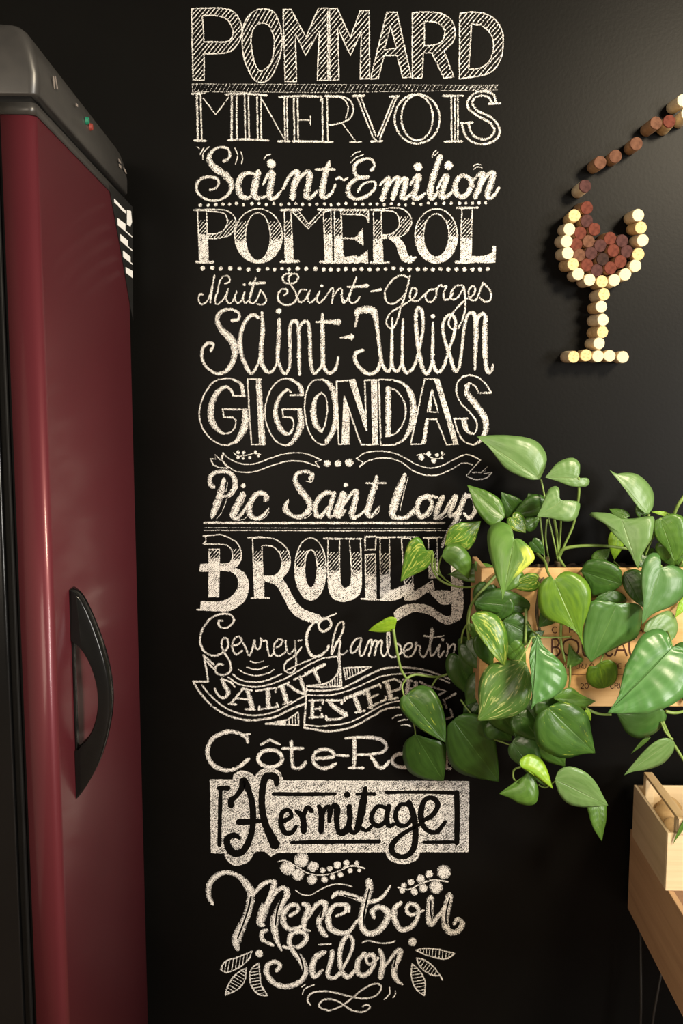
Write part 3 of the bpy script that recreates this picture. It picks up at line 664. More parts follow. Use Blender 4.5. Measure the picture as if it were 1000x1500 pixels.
("chalk_lettering", "chalk-filled framed panel with bare black script reading Hermitage", """
c 290 1060 4.5454
o 3 85,378* 235,378* 245,340 290,318 350,335 378,365* 400,330 440,305 500,305 545,330 565,383* 1799,388* 1795,850* 1474,850* 1460,890 1420,920 1350,928 1280,905 1250,850* 545,855* 520,858* 487,880* 440,845* 400,845 370,860 330,915 260,940 205,915 175,860* 90,857*
f .5 85,378* 235,378* 245,340 290,318 350,335 378,365* 400,330 440,305 500,305 545,330 565,383* 1799,388* 1795,850* 1474,850* 1460,890 1420,920 1350,928 1280,905 1250,850* 545,855* 520,858* 487,880* 440,845* 400,845 370,860 330,915 260,940 205,915 175,860* 90,857*
f2 .55 565,395* 1790,395* 1790,845* 90,850* 90,385*
b 135,430,7 205,430,7 | 150,430,6 145,620,6 142,812,6 | 500,468,6 700,470,6 915,468,5 | 620,792,5 800,788,6 1209,785,6 | 1249,458,5 1500,456,5 1729,462,6 | 1721,455,8 1724,600,8 1722,798,8 | 1499,790,5 1729,788,5
b 220,550,9 220,512,9 255,482,7 290,430,9 302,375,10 335,440,9 360,530,9 366,640,9 350,750,9 300,848,10 240,862,11 200,820,11 195,768,9 240,742,8 278,765,5 | 522,408,7 515,358,10 455,352,10 430,430,10 425,550,10 445,660,10 480,740,12 515,812,15 | 268,655,10 350,652,8 462,645,4
b 560,652,7 620,620,6 605,577,6 562,590,7 550,660,8 578,725,8 625,722,7 655,682,5 | 650,580,5 690,612,9 703,665,9 702,722,9 | 702,620,6 725,560,7 760,585,7
b 800,545,5 822,600,9 818,722,8 | 825,620,6 850,560,6 877,570,9 872,655,5 | 877,620,5 900,545,6 925,565,10 922,650,8 938,725,7 975,730,6 1002,690,5 1010,545,6
c 490 1060 4.5454
b 92,545,6 102,620,9 96,690,8 120,725,7 155,710,7 | 20,730,6 70,700,5 96,650,5 | 205,425,6 190,520,11 172,620,11 150,705,9 | 145,470,5 205,468,5 265,468,6 | 170,690,6 210,712,6 250,680,5
b 345,562,6 290,550,6 250,600,7 247,650,7 290,682,7 335,650,6 355,590,6 | 362,545,7 347,620,8 358,680,7 400,668,5 | 490,540,6 440,540,6 405,600,7 425,672,7 480,675,6 520,620,5 | 492,520,8 525,610,9 538,720,9 525,830,9 470,885,8 400,872,8 378,820,9 420,760,7 490,712,6 572,668,5
b 570,652,6 650,610,7 687,540,8 650,495,7 600,510,7 575,580,9 580,660,8 620,712,7 680,720,7 738,650,5
bd 82,473,4.2
"""),
("chalk_ornament", "two small chalk bunches of grapes on thin vines over the last word", """
c 290 1245 4.5454
p 2 530,78 580,72 640,100 720,150 800,168 880,160 950,135 1009,108 1039,105 1109,124
p 1.9:.7 650,268 690,295 750,300 820,260 900,230 970,230 1025,245
d .75 595,120,9.6 690,65,9.8 765,112,7.2 665,165,8 758,198,7 830,135,4 875,125,4 842,197,4.6 895,180,3.8 925,102,5.2 948,163,4 988,87,4.4 929,100,5 1057,88,3.6 1057,88,1 949,163,3.8 1012,138,3.4
p 1.6 570,110 595,98 615,118 600,138 580,130 | 672,60 692,48 710,66 690,80
c 490 1245 4.5454
d .75 148,85,2.2 40,163,4 103,138,3.6 163,137,2.6 80,88,3.6 727,148,9.2 675,248,9 630,162,5.6 572,192,5.6 590,255,5.8 508,215,4.6 530,280,4.6 460,235,3.8 450,270,4
p 2 60,115 130,108 202,122
p 2.5 420,250 500,262 580,220 660,200 752,212
"""),
("chalk_lettering", "double-lined chalk script reading Menetou on a big opening curl", """
c 290 1245 4.5454
v 97,362,5 70,300,8 80,220,9 140,162,8 210,152,7 280,182,8 330,240,12 352,290,12 335,400,12 295,500,13 255,600,14 265,665,6
v 370,295,5 430,230,7 490,207,6 508,225,9 470,320,12 430,420,14 415,485,12 438,502,5 | 450,400,3 520,280,6 570,252,7 592,290,10 545,380,11 508,470,12 515,570,10 555,670,3 | 460,535,6 425,552,7 432,600,7 500,635,5
v 612,438,6 665,402,6 655,367,6 605,375,8 568,430,9 575,500,9 620,530,7 680,512,6 | 700,358,7 735,385,10 715,450,10 702,520,8 745,540,3 | 735,450,5 790,362,7 848,355,9 835,420,9 803,480,9 830,550,9 858,576,5 | 920,440,5 980,412,6 975,372,6 910,368,7 870,430,9 875,510,10 930,550,9 1000,545,7 1060,470,5
b 352,310,2.6 332,400,2.7 290,520,2.6 262,590,2.2 | 470,250,4.8 452,300,5.6 435,350,4.0 | 570,290,2.6 528,400,2.9 515,500,2.2 | 598,420,2.4 595,480,2.4 | 830,380,2.4 815,450,2.4 | 890,430,2.6 895,490,2.4
c 490 1245 4.5454
v 225,203,10 232,260,11 205,350,11 180,440,11 182,510,10 220,555,9 290,540,10 345,470,10 350,412,10 300,380,9 252,408,9 262,455,5 | -18,318,5 20,288,8 100,300,8 180,332,9 260,342,7 320,310,6 372,238,3 | 95,410,5 85,365,6 20,365,5
v 440,352,7 402,390,9 400,460,10 440,530,8 510,512,8 552,450,7 552,382,7 500,358,7 478,400,6 510,432,6 592,402,4 | 640,318,11 632,400,12 640,490,11 690,440,6 742,372,7 | 765,302,12 745,400,12 732,480,12 762,545,10 820,540,9 850,490,8 820,460,7 795,492,6
b 230,260,2.4 212,340,2.7 195,430,2.7 195,500,2.2 | 60,300,2.2 150,322,2.4 | 425,390,2.6 420,460,2.4 | 640,340,2.4 640,420,2.4 650,470,1.9 | 765,320,2.4 742,420,2.4 742,490,2.2
"""),
("chalk_lettering", "smaller double-lined chalk script reading Salon near the foot of the wall", """
c 290 1245 4.5454
v 568,642,5 620,657,5 690,632,8 722,580,8 690,545,7 630,555,8 607,610,8 640,680,9 690,740,11 712,820,10 670,882,9 590,910,8 510,890,8 460,830,9 460,772,8 505,745,7 547,770,7 520,805,6
v 845,680,7 790,710,10 760,780,10 775,842,8 830,800,5 | 895,675,8 882,750,8 862,830,7 900,855,6 960,820,4 | 905,852,5 955,800,5 1019,680,5 1030,605,6 1000,570,6 960,620,8 942,720,8 958,810,8 1000,845,8 1045,800,5
b 645,655,2.2 682,720,2.7 700,800,2.6 670,862,2.2 | 800,730,2.6 785,790,2.6 | 690,590,2.4 665,610,2.4
c 490 1245 4.5454
v 200,690,8 157,740,8 152,810,9 200,835,8 260,772,7 257,702,8 207,710,6 230,762,4 290,720,5 | 300,665,6 322,740,9 305,848,10 | 330,780,4 420,668,7 437,690,9 397,780,10 407,860,8 452,896,3
l 2.4 -106,632 -24,627
p 2.4 185,618 220,605 300,620 360,620 402,607
b 180,740,2.4 178,790,2.4 | 410,700,2.4 395,780,2.6
"""),
("chalk_ornament", "chalk leaf sprays and an open scroll around the last word", """
c 290 1245 4.5454
oh 2.6 80 4.6 1.5 .75 360,675* 330,735 260,790 190,815 148,795* 180,745 260,715
oh 2.6 -30 4.6 1.5 .7 320,785* 310,870 260,930 182,967* 200,900 250,830
oh 2.6 10 4.6 1.5 .7 405,755* 412,830 422,900 462,970* 400,960 352,900 345,820 370,775
d .8 408,690,5.2
p 2.8 750,1035 728,1000 755,955 840,940 930,955 1009,975 1109,990 1189,965 1219,910 1179,890 1109,920 1039,975 969,1030 900,1062 860,1068 805,1040 832,1000 890,995 950,1020 1029,1070 1099,1078 1144,1050 1124,1030 1094,1042
p 1.8 690,912 715,895 | 695,962 710,925 772,898
c 490 1245 4.5454
oh 2.6 85 4.6 1.5 .7 540,668* 600,655 700,665 800,690* 740,725 640,710
oh 2.6 55 4.6 1.5 .7 545,720* 600,735 660,780 700,835* 640,830 570,780
oh 2.6 10 4.6 1.5 .7 515,760* 560,800 600,870 598,970* 545,930 512,850
l 2.6 698,832 718,868
d .8 518,612,5.8
p 2.2 365,915 365,960 330,995 | 403,940 405,962 390,982
"""),
]

for nm, label, text in CHALK:
    rb = Ribbon(); Ribbon.layer = 0; draw(rb, text)
    o = rb.build(nm, [M_CHALK, M_BARE], wall); o['label'] = label

# ================================================================ refrigerator
M_RED = noisy('burgundy_metallic_paint', (.105, .0175, .025), (.122, .020, .029), (3, 3, 3), .42, metallic=.3, spec=.25, coat=.36)
M_REDT = M_RED
M_BLKG = noisy('glossy_black_paint', (.004, .004, .004), (.006, .006, .006), (4, 4, 4), .2, spec=.25)
M_BLKP = noisy('black_plastic', (.027, .026, .025), (.035, .033, .031), (60, 60, 60), .36, spec=.5)
M_RUB = noisy('black_rubber', (.004, .004, .004), (.006, .006, .006), (30, 30, 30), .6, spec=.15)
M_HAND = noisy('glossy_black_handle', (.006, .006, .006), (.008, .008, .008), (20, 20, 20), .16, spec=.22)
RZ = math.atan(.032)
pn = at(72, 750, .64)                        # near vertical edge of the door
fr = empty('refrigerator', (pn.x, -.64, 0), RZ)
tag(fr, 'tall burgundy refrigerator with black top panel and curved black handle', 'refrigerator')
DW = .575                                     # door width towards the wall
cz, sz = math.cos(RZ), math.sin(RZ)
def loc2(P):                                  # world to refrigerator space
    dx, dy = P.x - fr.location.x, P.y - fr.location.y
    return Vector((dx * cz + dy * sz, -dx * sz + dy * cz, P.z))
def ondoor(px, py, off=0.0):                  # ray against the door face (local x = off)
    d = ray(px, py); nrm = Vector((cz, sz, 0)); p0 = fr.location + nrm * off
    t = (p0 - CAM).dot(nrm) / d.dot(nrm); return loc2(CAM + d * t)
def onside(px, py, yl=0.0):                   # ray against the plane local y = yl
    d = ray(px, py); nrm = Vector((-sz, cz, 0)); p0 = fr.location + nrm * yl
    t = (p0 - CAM).dot(nrm) / d.dot(nrm); return loc2(CAM + d * t)
zt = onside(56, 168).z; zg = onside(56, 150).z; zc = onside(56, 140).z; ztop = onside(45, 32).z
TH = .040
box('cabinet', (-.66, .004, .05), (-TH - .016, DW - .004, zt + .005), M_BLKG, fr, .006, 3, True)
box('door_gasket', (-TH - .017, .006, .07), (-TH + .001, DW - .006, zt), M_RUB, fr, .003, 2, True)
box('door_gasket', (-TH - .009, -.001, .07), (-TH - .005, DW - .002, zt), M_RUB, fr, .0015, 2, True)
def vround(name, x0, x1, y0, y1, z0, z1, r, mat, parent, seg=6):
    """block whose vertical edges on the x1 side are rounded"""
    prof = [(x0, y0)]
    for i in range(seg + 1):
        a = -math.pi / 2 + math.pi / 2 * i / seg; prof.append((x1 - r + r * math.cos(a), y0 + r + r * math.sin(a)))
    for i in range(seg + 1):
        a = math.pi / 2 * i / seg; prof.append((x1 - r + r * math.cos(a), y1 - r + r * math.sin(a)))
    prof.append((x0, y1)); n = len(prof)
    bm = bmesh.new(); lo = [bm.verts.new((x, y, z0)) for x, y in prof]; hi = [bm.verts.new((x, y, z1)) for x, y in prof]
    for i in range(n): bm.faces.new((lo[i], lo[(i + 1) % n], hi[(i + 1) % n], hi[i]))
    bm.faces.new(lo[::-1]); bm.faces.new(hi)
    o = from_bm(name, bm, mat, parent)
    for p in o.data.polygons: p.use_smooth = abs(p.normal.z) < .5
    return o
door = vround('door', -TH, 0, 0, DW, .08, zt, .012, M_RED, fr, 8)
vround('door_trim', -TH - .002, .001, -.001, DW, zt, zg, .009, M_BLKP, fr)
box('foot', (-.62, .02, 0), (-.03, DW - .02, .05), M_RUB, fr)
# cap: profile leans back towards the top, ends rounded
bm = bmesh.new(); rows = []
Hc = ztop - zc
prof = [(0, .004), (.03, .006), (.30, .0065), (.55, .003), (.78, -.003), (.90, -.009), (.97, -.016), (1.0, -.026)]
for hz, xo in prof:
    z = zc + hz * Hc; r = .03 - min(0, xo) * .6; ring = [(-.66, -.004 - min(0, xo) * .5)]
    y0 = -.004 - min(0, xo) * .5; y1 = DW + .002 + min(0, xo) * 1.2; x1 = xo
    rn = .012
    for i in range(5):
        a = -math.pi / 2 + math.pi / 2 * i / 4; ring.append((x1 - rn + rn * math.cos(a), y0 + rn + rn * math.sin(a)))
    rf = .045
    for i in range(8):
        a = math.pi / 2 * i / 7; ring.append((x1 - rf + rf * math.cos(a), y1 - rf + rf * math.sin(a)))
    ring.append((-.66, y1)); rows.append([bm.verts.new((x, y, z)) for x, y in ring])
for a, b in zip(rows, rows[1:]):
    for i in range(len(a)): bm.faces.new((a[i], a[(i + 1) % len(a)], b[(i + 1) % len(a)], b[i]))
bm.faces.new(rows[0][::-1]); bm.faces.new(rows[-1])
cap = from_bm('top_panel', bm, M_BLKP, fr, True)
box('panel_gap', (-.64, .003, zg - .001), (-.004, DW - .01, zc + .001), M_RUB, fr)
def disc(name, c, r, mat, parent, h=.002):
    bm = bmesh.new(); bmesh.ops.create_cone(bm, cap_ends=True, segments=16, radius1=r, radius2=r * .8, depth=h)
    bm.transform(Matrix.Translation(c) @ Matrix.Rotation(math.pi / 2, 4, 'Y')); return from_bm(name, bm, mat, parent)
def glow(name, c, s):
    m, nt, b = newmat(name); b.inputs['Base Color'].default_value = (*c, 1); b.inputs['Emission Color'].default_value = (*c, 1)
    b.inputs['Emission Strength'].default_value = s; return m
tag(disc('indicator_light', ondoor(128, 177, .007), .0055, glow('green_led', (.01, .16, .09), .12), cap, .004), 'green indicator light')
tag(disc('indicator_light', ondoor(133.5, 186, .007), .0055, glow('red_led', (.22, .03, .02), .12), cap, .004), 'red indicator light')
M_PRT = noisy('white_print', (.18, .16, .14), (.26, .22, .2), (9, 9, 9), .6)
def onquad(name, pts, off, mat, parent, th=.0006):
    """thin flat shape on the door face, its corners given in the photograph"""
    P = [ondoor(x, y, off) for x, y in pts]; n = len(P)
    v = [(off, p.y, p.z) for p in P] + [(off + th, p.y, p.z) for p in P]
    f = [tuple(range(n))[::-1], tuple(range(n, 2 * n))] + [(i, (i + 1) % n, n + (i + 1) % n, n + i) for i in range(n)]
    return mesh(name, v, f, mat, parent)
for q in ([(77, 111), (78.5, 112), (80.5, 131), (79, 130)], [(80, 111), (81, 112), (84.5, 131), (83, 130)], [(111, 151), (113.5, 153), (113.5, 157), (111, 155)],
          [(173, 232), (176, 236), (177, 240), (174, 237)], [(174, 240), (177, 243), (177, 247), (174, 244)], [(180, 245), (183, 248), (185.5, 255), (182.5, 252)]):
    onquad('panel_marking', q, .0072, M_PRT, cap)
M_MKB = noisy('marking_black', (.012, .012, .012), (.016, .016, .016), (9, 9, 9), .35)
M_MKW = noisy('marking_white', (.9, .9, .9), (.92, .92, .92), (9, 9, 9), .5)
mark = onquad('marking', [(158.5, 270), (171, 279), (186, 295), (193.5, 303), (194.5, 470), (189, 440), (179, 380), (168, 320)], .0006, M_MKB, fr)  # dark slanted shape at the door's far top edge, carries the white blocks
mark['label'] = 'black marking with white blocks'
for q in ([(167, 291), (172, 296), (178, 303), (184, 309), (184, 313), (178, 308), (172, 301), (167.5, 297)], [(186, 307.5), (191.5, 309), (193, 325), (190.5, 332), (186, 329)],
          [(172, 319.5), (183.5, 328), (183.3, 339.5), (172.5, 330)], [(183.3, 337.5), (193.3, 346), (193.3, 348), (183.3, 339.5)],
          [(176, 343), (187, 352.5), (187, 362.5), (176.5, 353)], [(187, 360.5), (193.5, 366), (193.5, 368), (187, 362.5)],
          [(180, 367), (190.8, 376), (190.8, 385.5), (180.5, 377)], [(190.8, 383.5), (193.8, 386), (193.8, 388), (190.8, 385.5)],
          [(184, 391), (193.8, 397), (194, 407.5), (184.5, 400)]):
    onquad('marking_block', q, .0013, M_MKW, mark, .0004)
# handle: a crescent that bulges out from the door
yh = ondoor(106, 1020).y
outer = crom([(*p, False) for p in [(102.5, 864), (112, 870), (123, 886), (140, 925), (155, 972), (162, 1020), (159, 1062), (147, 1110), (130, 1146), (113, 1171)]], 4)
inner = crom([(*p, False) for p in [(103, 938), (112, 946), (122, 958), (133, 980), (141, 1010), (142, 1040), (136, 1066), (126, 1084), (118, 1092), (112.5, 1100)]], 4)
n = len(outer); bm = bmesh.new()
O = [onside(x, y, yh) for x, y in outer]; I = [onside(x, y, yh) for x, y in inner]
for P in (O[0], O[-1], I[0], I[-1]): P.x = .0006
V = []
for y0, ins in ((0, .003), (.003, 0), (.021, 0), (.024, .003)):
    row = []
    for i in range(n):
        c = (O[i] + I[i]) / 2; 
        row.append((bm.verts.new((O[i].x - ins * (1 if O[i].x > .004 else 0), yh + y0, O[i].z)), bm.verts.new((I[i].x + ins * .5 * (1 if I[i].x > .004 else 0), yh + y0, I[i].z))))
    V.append(row)
for a, b in zip(V, V[1:]):
    for i in range(n - 1):
        bm.faces.new((a[i][0], a[i + 1][0], b[i + 1][0], b[i][0])); bm.faces.new((a[i][1], b[i][1], b[i + 1][1], a[i + 1][1]))
    bm.faces.new((a[0][0], b[0][0], b[0][1], a[0][1])); bm.faces.new((a[-1][0], a[-1][1], b[-1][1], b[-1][0]))
for row in (V[0], V[-1]):
    for i in range(n - 1): bm.faces.new((row[i][0], row[i][1], row[i + 1][1], row[i + 1][0]))
hd = from_bm('handle', bm, M_HAND, fr, True); md = hd.modifiers.new('es', 'EDGE_SPLIT'); md.split_angle = math.radians(50)
hd['label'] = 'curved black bow handle'
z0, z1 = I[-1].z - .002, I[0].z + .002
box('handle_mount', (.0002, yh + .004, z0), (.003, yh + .016, z1), M_HAND, hd, .001)

# ================================================================ corks
M_CK = [noisy('pale_cork', (.60, .46, .28), (.78, .66, .44), (180, 180, 180), .75, bump=.3, lo=.25, hi=.5),
        noisy('golden_cork', (.50, .32, .13), (.72, .52, .26), (160, 160, 160), .75, bump=.3, lo=.3, hi=.55),
        noisy('brown_cork', (.28, .16, .085), (.40, .25, .13), (170, 170, 170), .75, bump=.3)]
def stain(nm, a, b): return noisy(nm, a, b, (150, 150, 150), .8, spec=.15, bump=.4, lo=.3, hi=.62)
M_END = {'L': noisy('pale_cork_end', (.50, .40, .22), (.74, .66, .44), (260, 260, 260), .7, bump=.2, lo=.22, hi=.42),
         'Y': noisy('golden_cork_end', (.50, .34, .12), (.72, .56, .27), (240, 240, 240), .7, bump=.2, lo=.25, hi=.5),
         'R': stain('red_stained_cork', (.085, .022, .014), (.15, .042, .027)), 'P': stain('purple_stained_cork', (.045, .018, .017), (.085, .036, .033)),
         'B': stain('brown_stained_cork', (.09, .04, .024), (.16, .075, .045)), 'D': stain('dark_stained_cork', (.022, .012, .010), (.045, .024, .02))}
def cork(f, b, kind, side, label, L=.05, r=None):
    A, B = at(*b, .001), at(*f, L)
    r = (r or 8.8) * (1.8 - L) / F_PX
    ax = (B - A).normalized(); u = ax.orthogonal().normalized(); v = ax.cross(u); Ln = (B - A).length
    vs, fs, mi = [], [], []
    wob = [random.uniform(.97, 1.03) for _ in range(20)]
    prof = [(.0, .9), (.0015, .99), (Ln * .35, 1.0), (Ln * .7, 1.0), (Ln - .0022, 1.0), (Ln - .0008, .965), (Ln, .9)]
    for d, s in prof:
        for i in range(20):
            a = 2 * math.pi * i / 20; vs.append((u * math.cos(a) + v * math.sin(a)) * r * s * wob[i] + ax * d)
    for j in range(len(prof) - 1):
        for i in range(20): fs.append((j * 20 + i, j * 20 + (i + 1) % 20, (j + 1) * 20 + (i + 1) % 20, (j + 1) * 20 + i)); mi.append(0 if j < len(prof) - 3 else 1)
    fs.append(tuple(range(19, -1, -1))); mi.append(0)
    c = len(vs); vs.append(ax * (Ln + .0002)); e = (len(prof) - 1) * 20
    for i in range(20): fs.append((e + i, e + (i + 1) % 20, c)); mi.append(1)
    o = mesh('wine_cork', vs, fs, [side, M_END[kind]], smooth=False, midx=mi)
    for p in o.data.polygons: p.use_smooth = len(p.vertices) == 4
    o.location = A
    tag(o, label, 'cork', 'corks of the wine glass picture')
S5 = lambda x, y: (780 + x / 4.5454, 120 + y / 4.5454)
S6 = lambda x, y: (790 + x / 5.5556, 280 + y / 5.5556)
S7 = lambda x, y: (790 + x / 5.5556, 390 + y / 5.5556)
ORD = ['topmost', 'second from the top', 'third from the top', 'fourth from the top', 'fifth from the top', 'sixth from the top', 'seventh from the top', 'eighth from the top']
for f, b, kd, s, lb in [
    ((350, 692), (295, 735), 'P', 0, 'pale cork with dark wine-stained end, lowest of the pouring stream just above the glass'),
    ((450, 535), (400, 570), 'B', 2, 'brown cork, left one of the touching pair low in the pouring stream'),
    ((550, 495), (520, 520), 'B', 2, 'brown cork, right one of the touching pair low in the pouring stream'),
    ((690, 410), (645, 445), 'B', 2, 'lone brown cork standing apart in the middle of the pouring stream'),
    ((822, 272), (752, 325), 'B', 2, 'long brown cork in the upper pouring stream, left of the dark-ended one'),
    ((910, 260), (862, 318), 'R', 1, 'cork with dark red end squeezed under the pale bottle corks at upper right'),
    ((1003, 122), (925, 175), 'L', 0, 'pale cork at the right edge, highest of all the corks'),
    ((1030, 210), (965, 268), 'L', 0, 'pale cork cut by the right edge, right below the highest cork')]:
    cork(S5(*f), S5(*b), kd, M_CK[s], lb, L=.044, r=9.2)
for i, (f, b, kd) in enumerate([((283, 198), (235, 240), 'Y'), ((242, 310), (190, 322), 'L'), ((220, 408), (165, 415), 'L'), ((230, 505), (170, 520), 'L'), ((273, 595), (198, 610), 'Y'), ((313, 675), (268, 692), 'L'), ((407, 722), (345, 740), 'L')]):
    cork(S6(*f), S6(*b), kd, M_CK[1 if kd == 'Y' else 0], '%s cork of the left rim of the cork glass, %s' % ('golden' if kd == 'Y' else 'pale', ORD[i]))
cork(S6(508, 735), S6(452, 762), 'Y', M_CK[1], 'golden cork at the very bottom of the bowl, directly over the stem')
for i, (f, b, kd) in enumerate([((803, 195), (728, 225), 'L'), ((825, 297), (750, 312), 'Y'), ((840, 400), (770, 415), 'L'), ((803, 513), (760, 530), 'Y'), ((778, 608), (730, 622), 'L'), ((697, 678), (645, 695), 'L'), ((607, 725), (560, 745), 'L')]):
    cork(S6(*f), S6(*b), kd, M_CK[1 if kd == 'Y' else 0], '%s cork of the right rim of the cork glass, %s' % ('golden' if kd == 'Y' else 'pale', ORD[i]))
for i, (f, b, kd) in enumerate([((525, 228), (445, 248), 'Y'), ((503, 328), (430, 345), 'L'), ((517, 437), (427, 447), 'L'), ((513, 535), (425, 542), 'Y'), ((485, 628), (410, 632), 'L')]):
    cork(S7(*f), S7(*b), kd, M_CK[i % 2], 'pale cork in the stem of the cork glass, %s' % ORD[i])
for i, (f, b, kd) in enumerate([((278, 738), (212, 738), 'Y'), ((378, 726), (330, 732), 'Y'), ((475, 733), (425, 736), 'L'), ((570, 730), (525, 736), 'L'), ((677, 740), (630, 742), 'L')]):
    cork(S7(*f), S7(*b), kd, M_CK[i % 2], 'cork of the foot of the glass, %s' % ['leftmost', 'second from the left', 'in the middle', 'fourth from the left', 'rightmost'][i])
for f, kd, lb in [
    ((385, 135), 'R', 'reddish cork sticking up at the top of the wine, beside the golden rim cork'), ((385, 243), 'P', 'purple-stained cork right under the topmost reddish one'),
    ((447, 310), 'R', 'red-brown cork to the lower right of the high purple one'), ((332, 340), 'R', 'red-stained cork against the second cork of the left rim'),
    ((300, 435), 'R', 'red-stained cork against the third cork of the left rim'), ((400, 408), 'B', 'light brown cork near the upper left middle of the wine'),
    ((495, 443), 'P', 'purple cork in the dip of the wine surface'), ((575, 385), 'R', 'red cork on the wine surface, lying longest, right of the dip'),
    ((672, 405), 'P', 'purple-brown cork on the wine surface nearest the right rim'), ((600, 483), 'R', 'red-stained cork just right of the centre of the wine'),
    ((420, 505), 'P', 'purple cork just left of the centre of the wine'), ((325, 520), 'B', 'brown cork with a darker middle against the fourth cork of the left rim'),
    ((515, 553), 'D', 'darkest cork in the centre of the wine'), ((710, 490), 'P', 'purple cork specked with crystals against the right rim'),
    ((658, 573), 'R', 'dark red cork low at the right side of the wine'), ((387, 600), 'R', 'red cork low at the left side of the wine'),
    ((467, 645), 'P', 'purple cork lowest in the wine, left of the bottom red one'), ((578, 625), 'R', 'red cork lowest in the wine, right of the bottom purple one')]:
    P = S6(*f); cork(P, (P[0] - 12, P[1] + 3.5), kd, M_CK[2], lb, L=.046, r=9.2)
# ================================================================ wine box planter
M_PINE = m_wood('pine', (.62, .35, .13), (.80, .52, .24), 0)
M_PINEY = m_wood('pine_end', (.50, .30, .14), (.64, .42, .22), 1)
M_PINEP = m_wood('pale_poplar', (.62, .47, .28), (.76, .62, .40), 0)
M_PINEPY = m_wood('pale_poplar_side', (.56, .42, .25), (.70, .55, .35), 1)
M_TAN = m_wood('tan_plywood', (.42, .26, .14), (.56, .36, .20), 1)
KB = .133
bl, bb, bt = at(703.5, 900, KB).x, at(900, 1035, KB).z, at(800, 832, KB).z
BX1 = bl + .50
pb = empty('wooden_wine_box', ((bl + BX1) / 2, -KB / 2, bb))
tag(pb, 'wooden wine box with burnt lettering fixed to the wall, holding the trailing plant', 'box')
def P_(name, lo, hi, mat, par, o, bev=.0012):
    ob = box(name, [lo[i] - o[i] for i in range(3)], [hi[i] - o[i] for i in range(3)], mat, par, bev); return ob
po = pb.location
P_('front_panel', (bl, -KB, bb), (BX1, -KB + .009, bt), M_PINE, pb, po)
P_('back_panel', (bl, -.010, bb), (BX1, -.001, bt - .024), M_PINE, pb, po)
P_('side_panel', (bl + .0004, -KB + .009, bb), (bl + .010, -.010, bt), M_PINEY, pb, po)
P_('side_panel', (BX1 - .010, -KB + .009, bb), (BX1, -.010, bt), M_PINEY, pb, po)
P_('bottom_panel', (bl + .010, -KB + .009, bb), (BX1 - .010, -.010, bb + .008), M_PINE, pb, po)
# burnt lettering
FONT = {'C': '9,1.5 6,0 2,1 0,5 2,9 6,10 9,8.5', 'H': '0,0* 0,10*|9,0* 9,10*|0,5* 9,5*', 'A': '0,10* 4.5,0* 9,10*|1.7,6.5* 7.3,6.5*', 'T': '0,0* 9,0*|4.5,0* 4.5,10*',
        'E': '9,0* 0,0* 0,10* 9,10*|0,5* 7,5*', 'U': '0,0* 0,6 1.5,9.5 4.5,10 7.5,9.5 9,6 9,0*', 'B': '0,0* 0,10* 5,10 8.5,7.5 6,5 0,5*|0,0* 5,0 7.5,2.5 5,5', 'S': '8.5,1.5 5,0 1,1.5 2,4.5 7,5.7 8.5,8 5,10 0,8.8',
        'O': '4.5,0 8,1.5 9,5 8,8.5 4.5,10 1,8.5 0,5 1,1.5 4.5,0', 'G': '9,1.5 6,0 2,1 0,5 2,9 6,10 9,8.5 9,5.5* 5.5,5.5*', 'R': '0,10* 0,0* 6,0 8.5,2.5 6,5 0,5*|5,5* 9,10*', 'N': '0,10* 0,0* 9,10* 9,0*',
        'D': '0,0* 0,10* 5,10 9,7 9,3 5,0 0,0*', 'L': '0,0* 0,10* 8,10*', 'V': '0,0* 4.5,10* 9,0*', '2': '0,2 4,0 8,2.5 6,6 0,10* 9,10*', '0': '4.5,0 8,1.5 9,5 8,8.5 4.5,10 1,8.5 0,5 1,1.5 4.5,0'}
M_BURN = noisy('burnt_lettering', (.07, .022, .012), (.11, .04, .02), (90, 90, 90), .8)
rb = Ribbon()
def word(letters, y, h, w_, lw):
    for ch, x in letters:
        T = lambda a, b: (x + a / 9 * w_, y + b / 10 * h)
        for p in parse(FONT[ch], T): rb.stroke([(a, b, lw) for a, b in crom(p, 5)], 1, jit=0, k0=KB + .0004, cap=False)
word([(c, 808.5 + i * 25.2) for i, c in enumerate('CHATEAU')], 918.5, 8.5, 7, 1.3)
word(list(zip('BOUSCAUT', (808.5, 824, 853, 871, 886, 900, 921, 940))), 936, 26, 0, 2.6) if False else None
for ch, x, w_ in zip('BOUSCAUT', (808.5, 824, 853, 870.5, 885, 900, 921.5, 941), (12, 23, 14, 10, 12, 18, 15, 18)): word([(ch, x)], 936, 25, w_, 2.7)
x = 812.0
for ch in 'GRAND CRU CLASSE DE GRAVES':
    if ch != ' ': word([(ch, x)], 972, 7.2, 4.3, .9)
    x += 5.3 if ch != ' ' else 4.6
word([('2', 850), ('0', 856.5)], 1001, 7.6, 5, 1.1); word([('C', 893.5), ('R', 900.5), ('U', 907.5)], 1001, 7.6, 5, 1.1)
rb.stroke([(812, 988, 1), (880, 988, 1), (960, 988, 1)], 1, jit=0, k0=KB + .0004)
t = rb.build('burnt_lettering', [M_BURN], pb); t.data.transform(Matrix.Translation(-Vector(po))); t['label'] = 'dark burnt lettering reading Chateau Bouscaut'
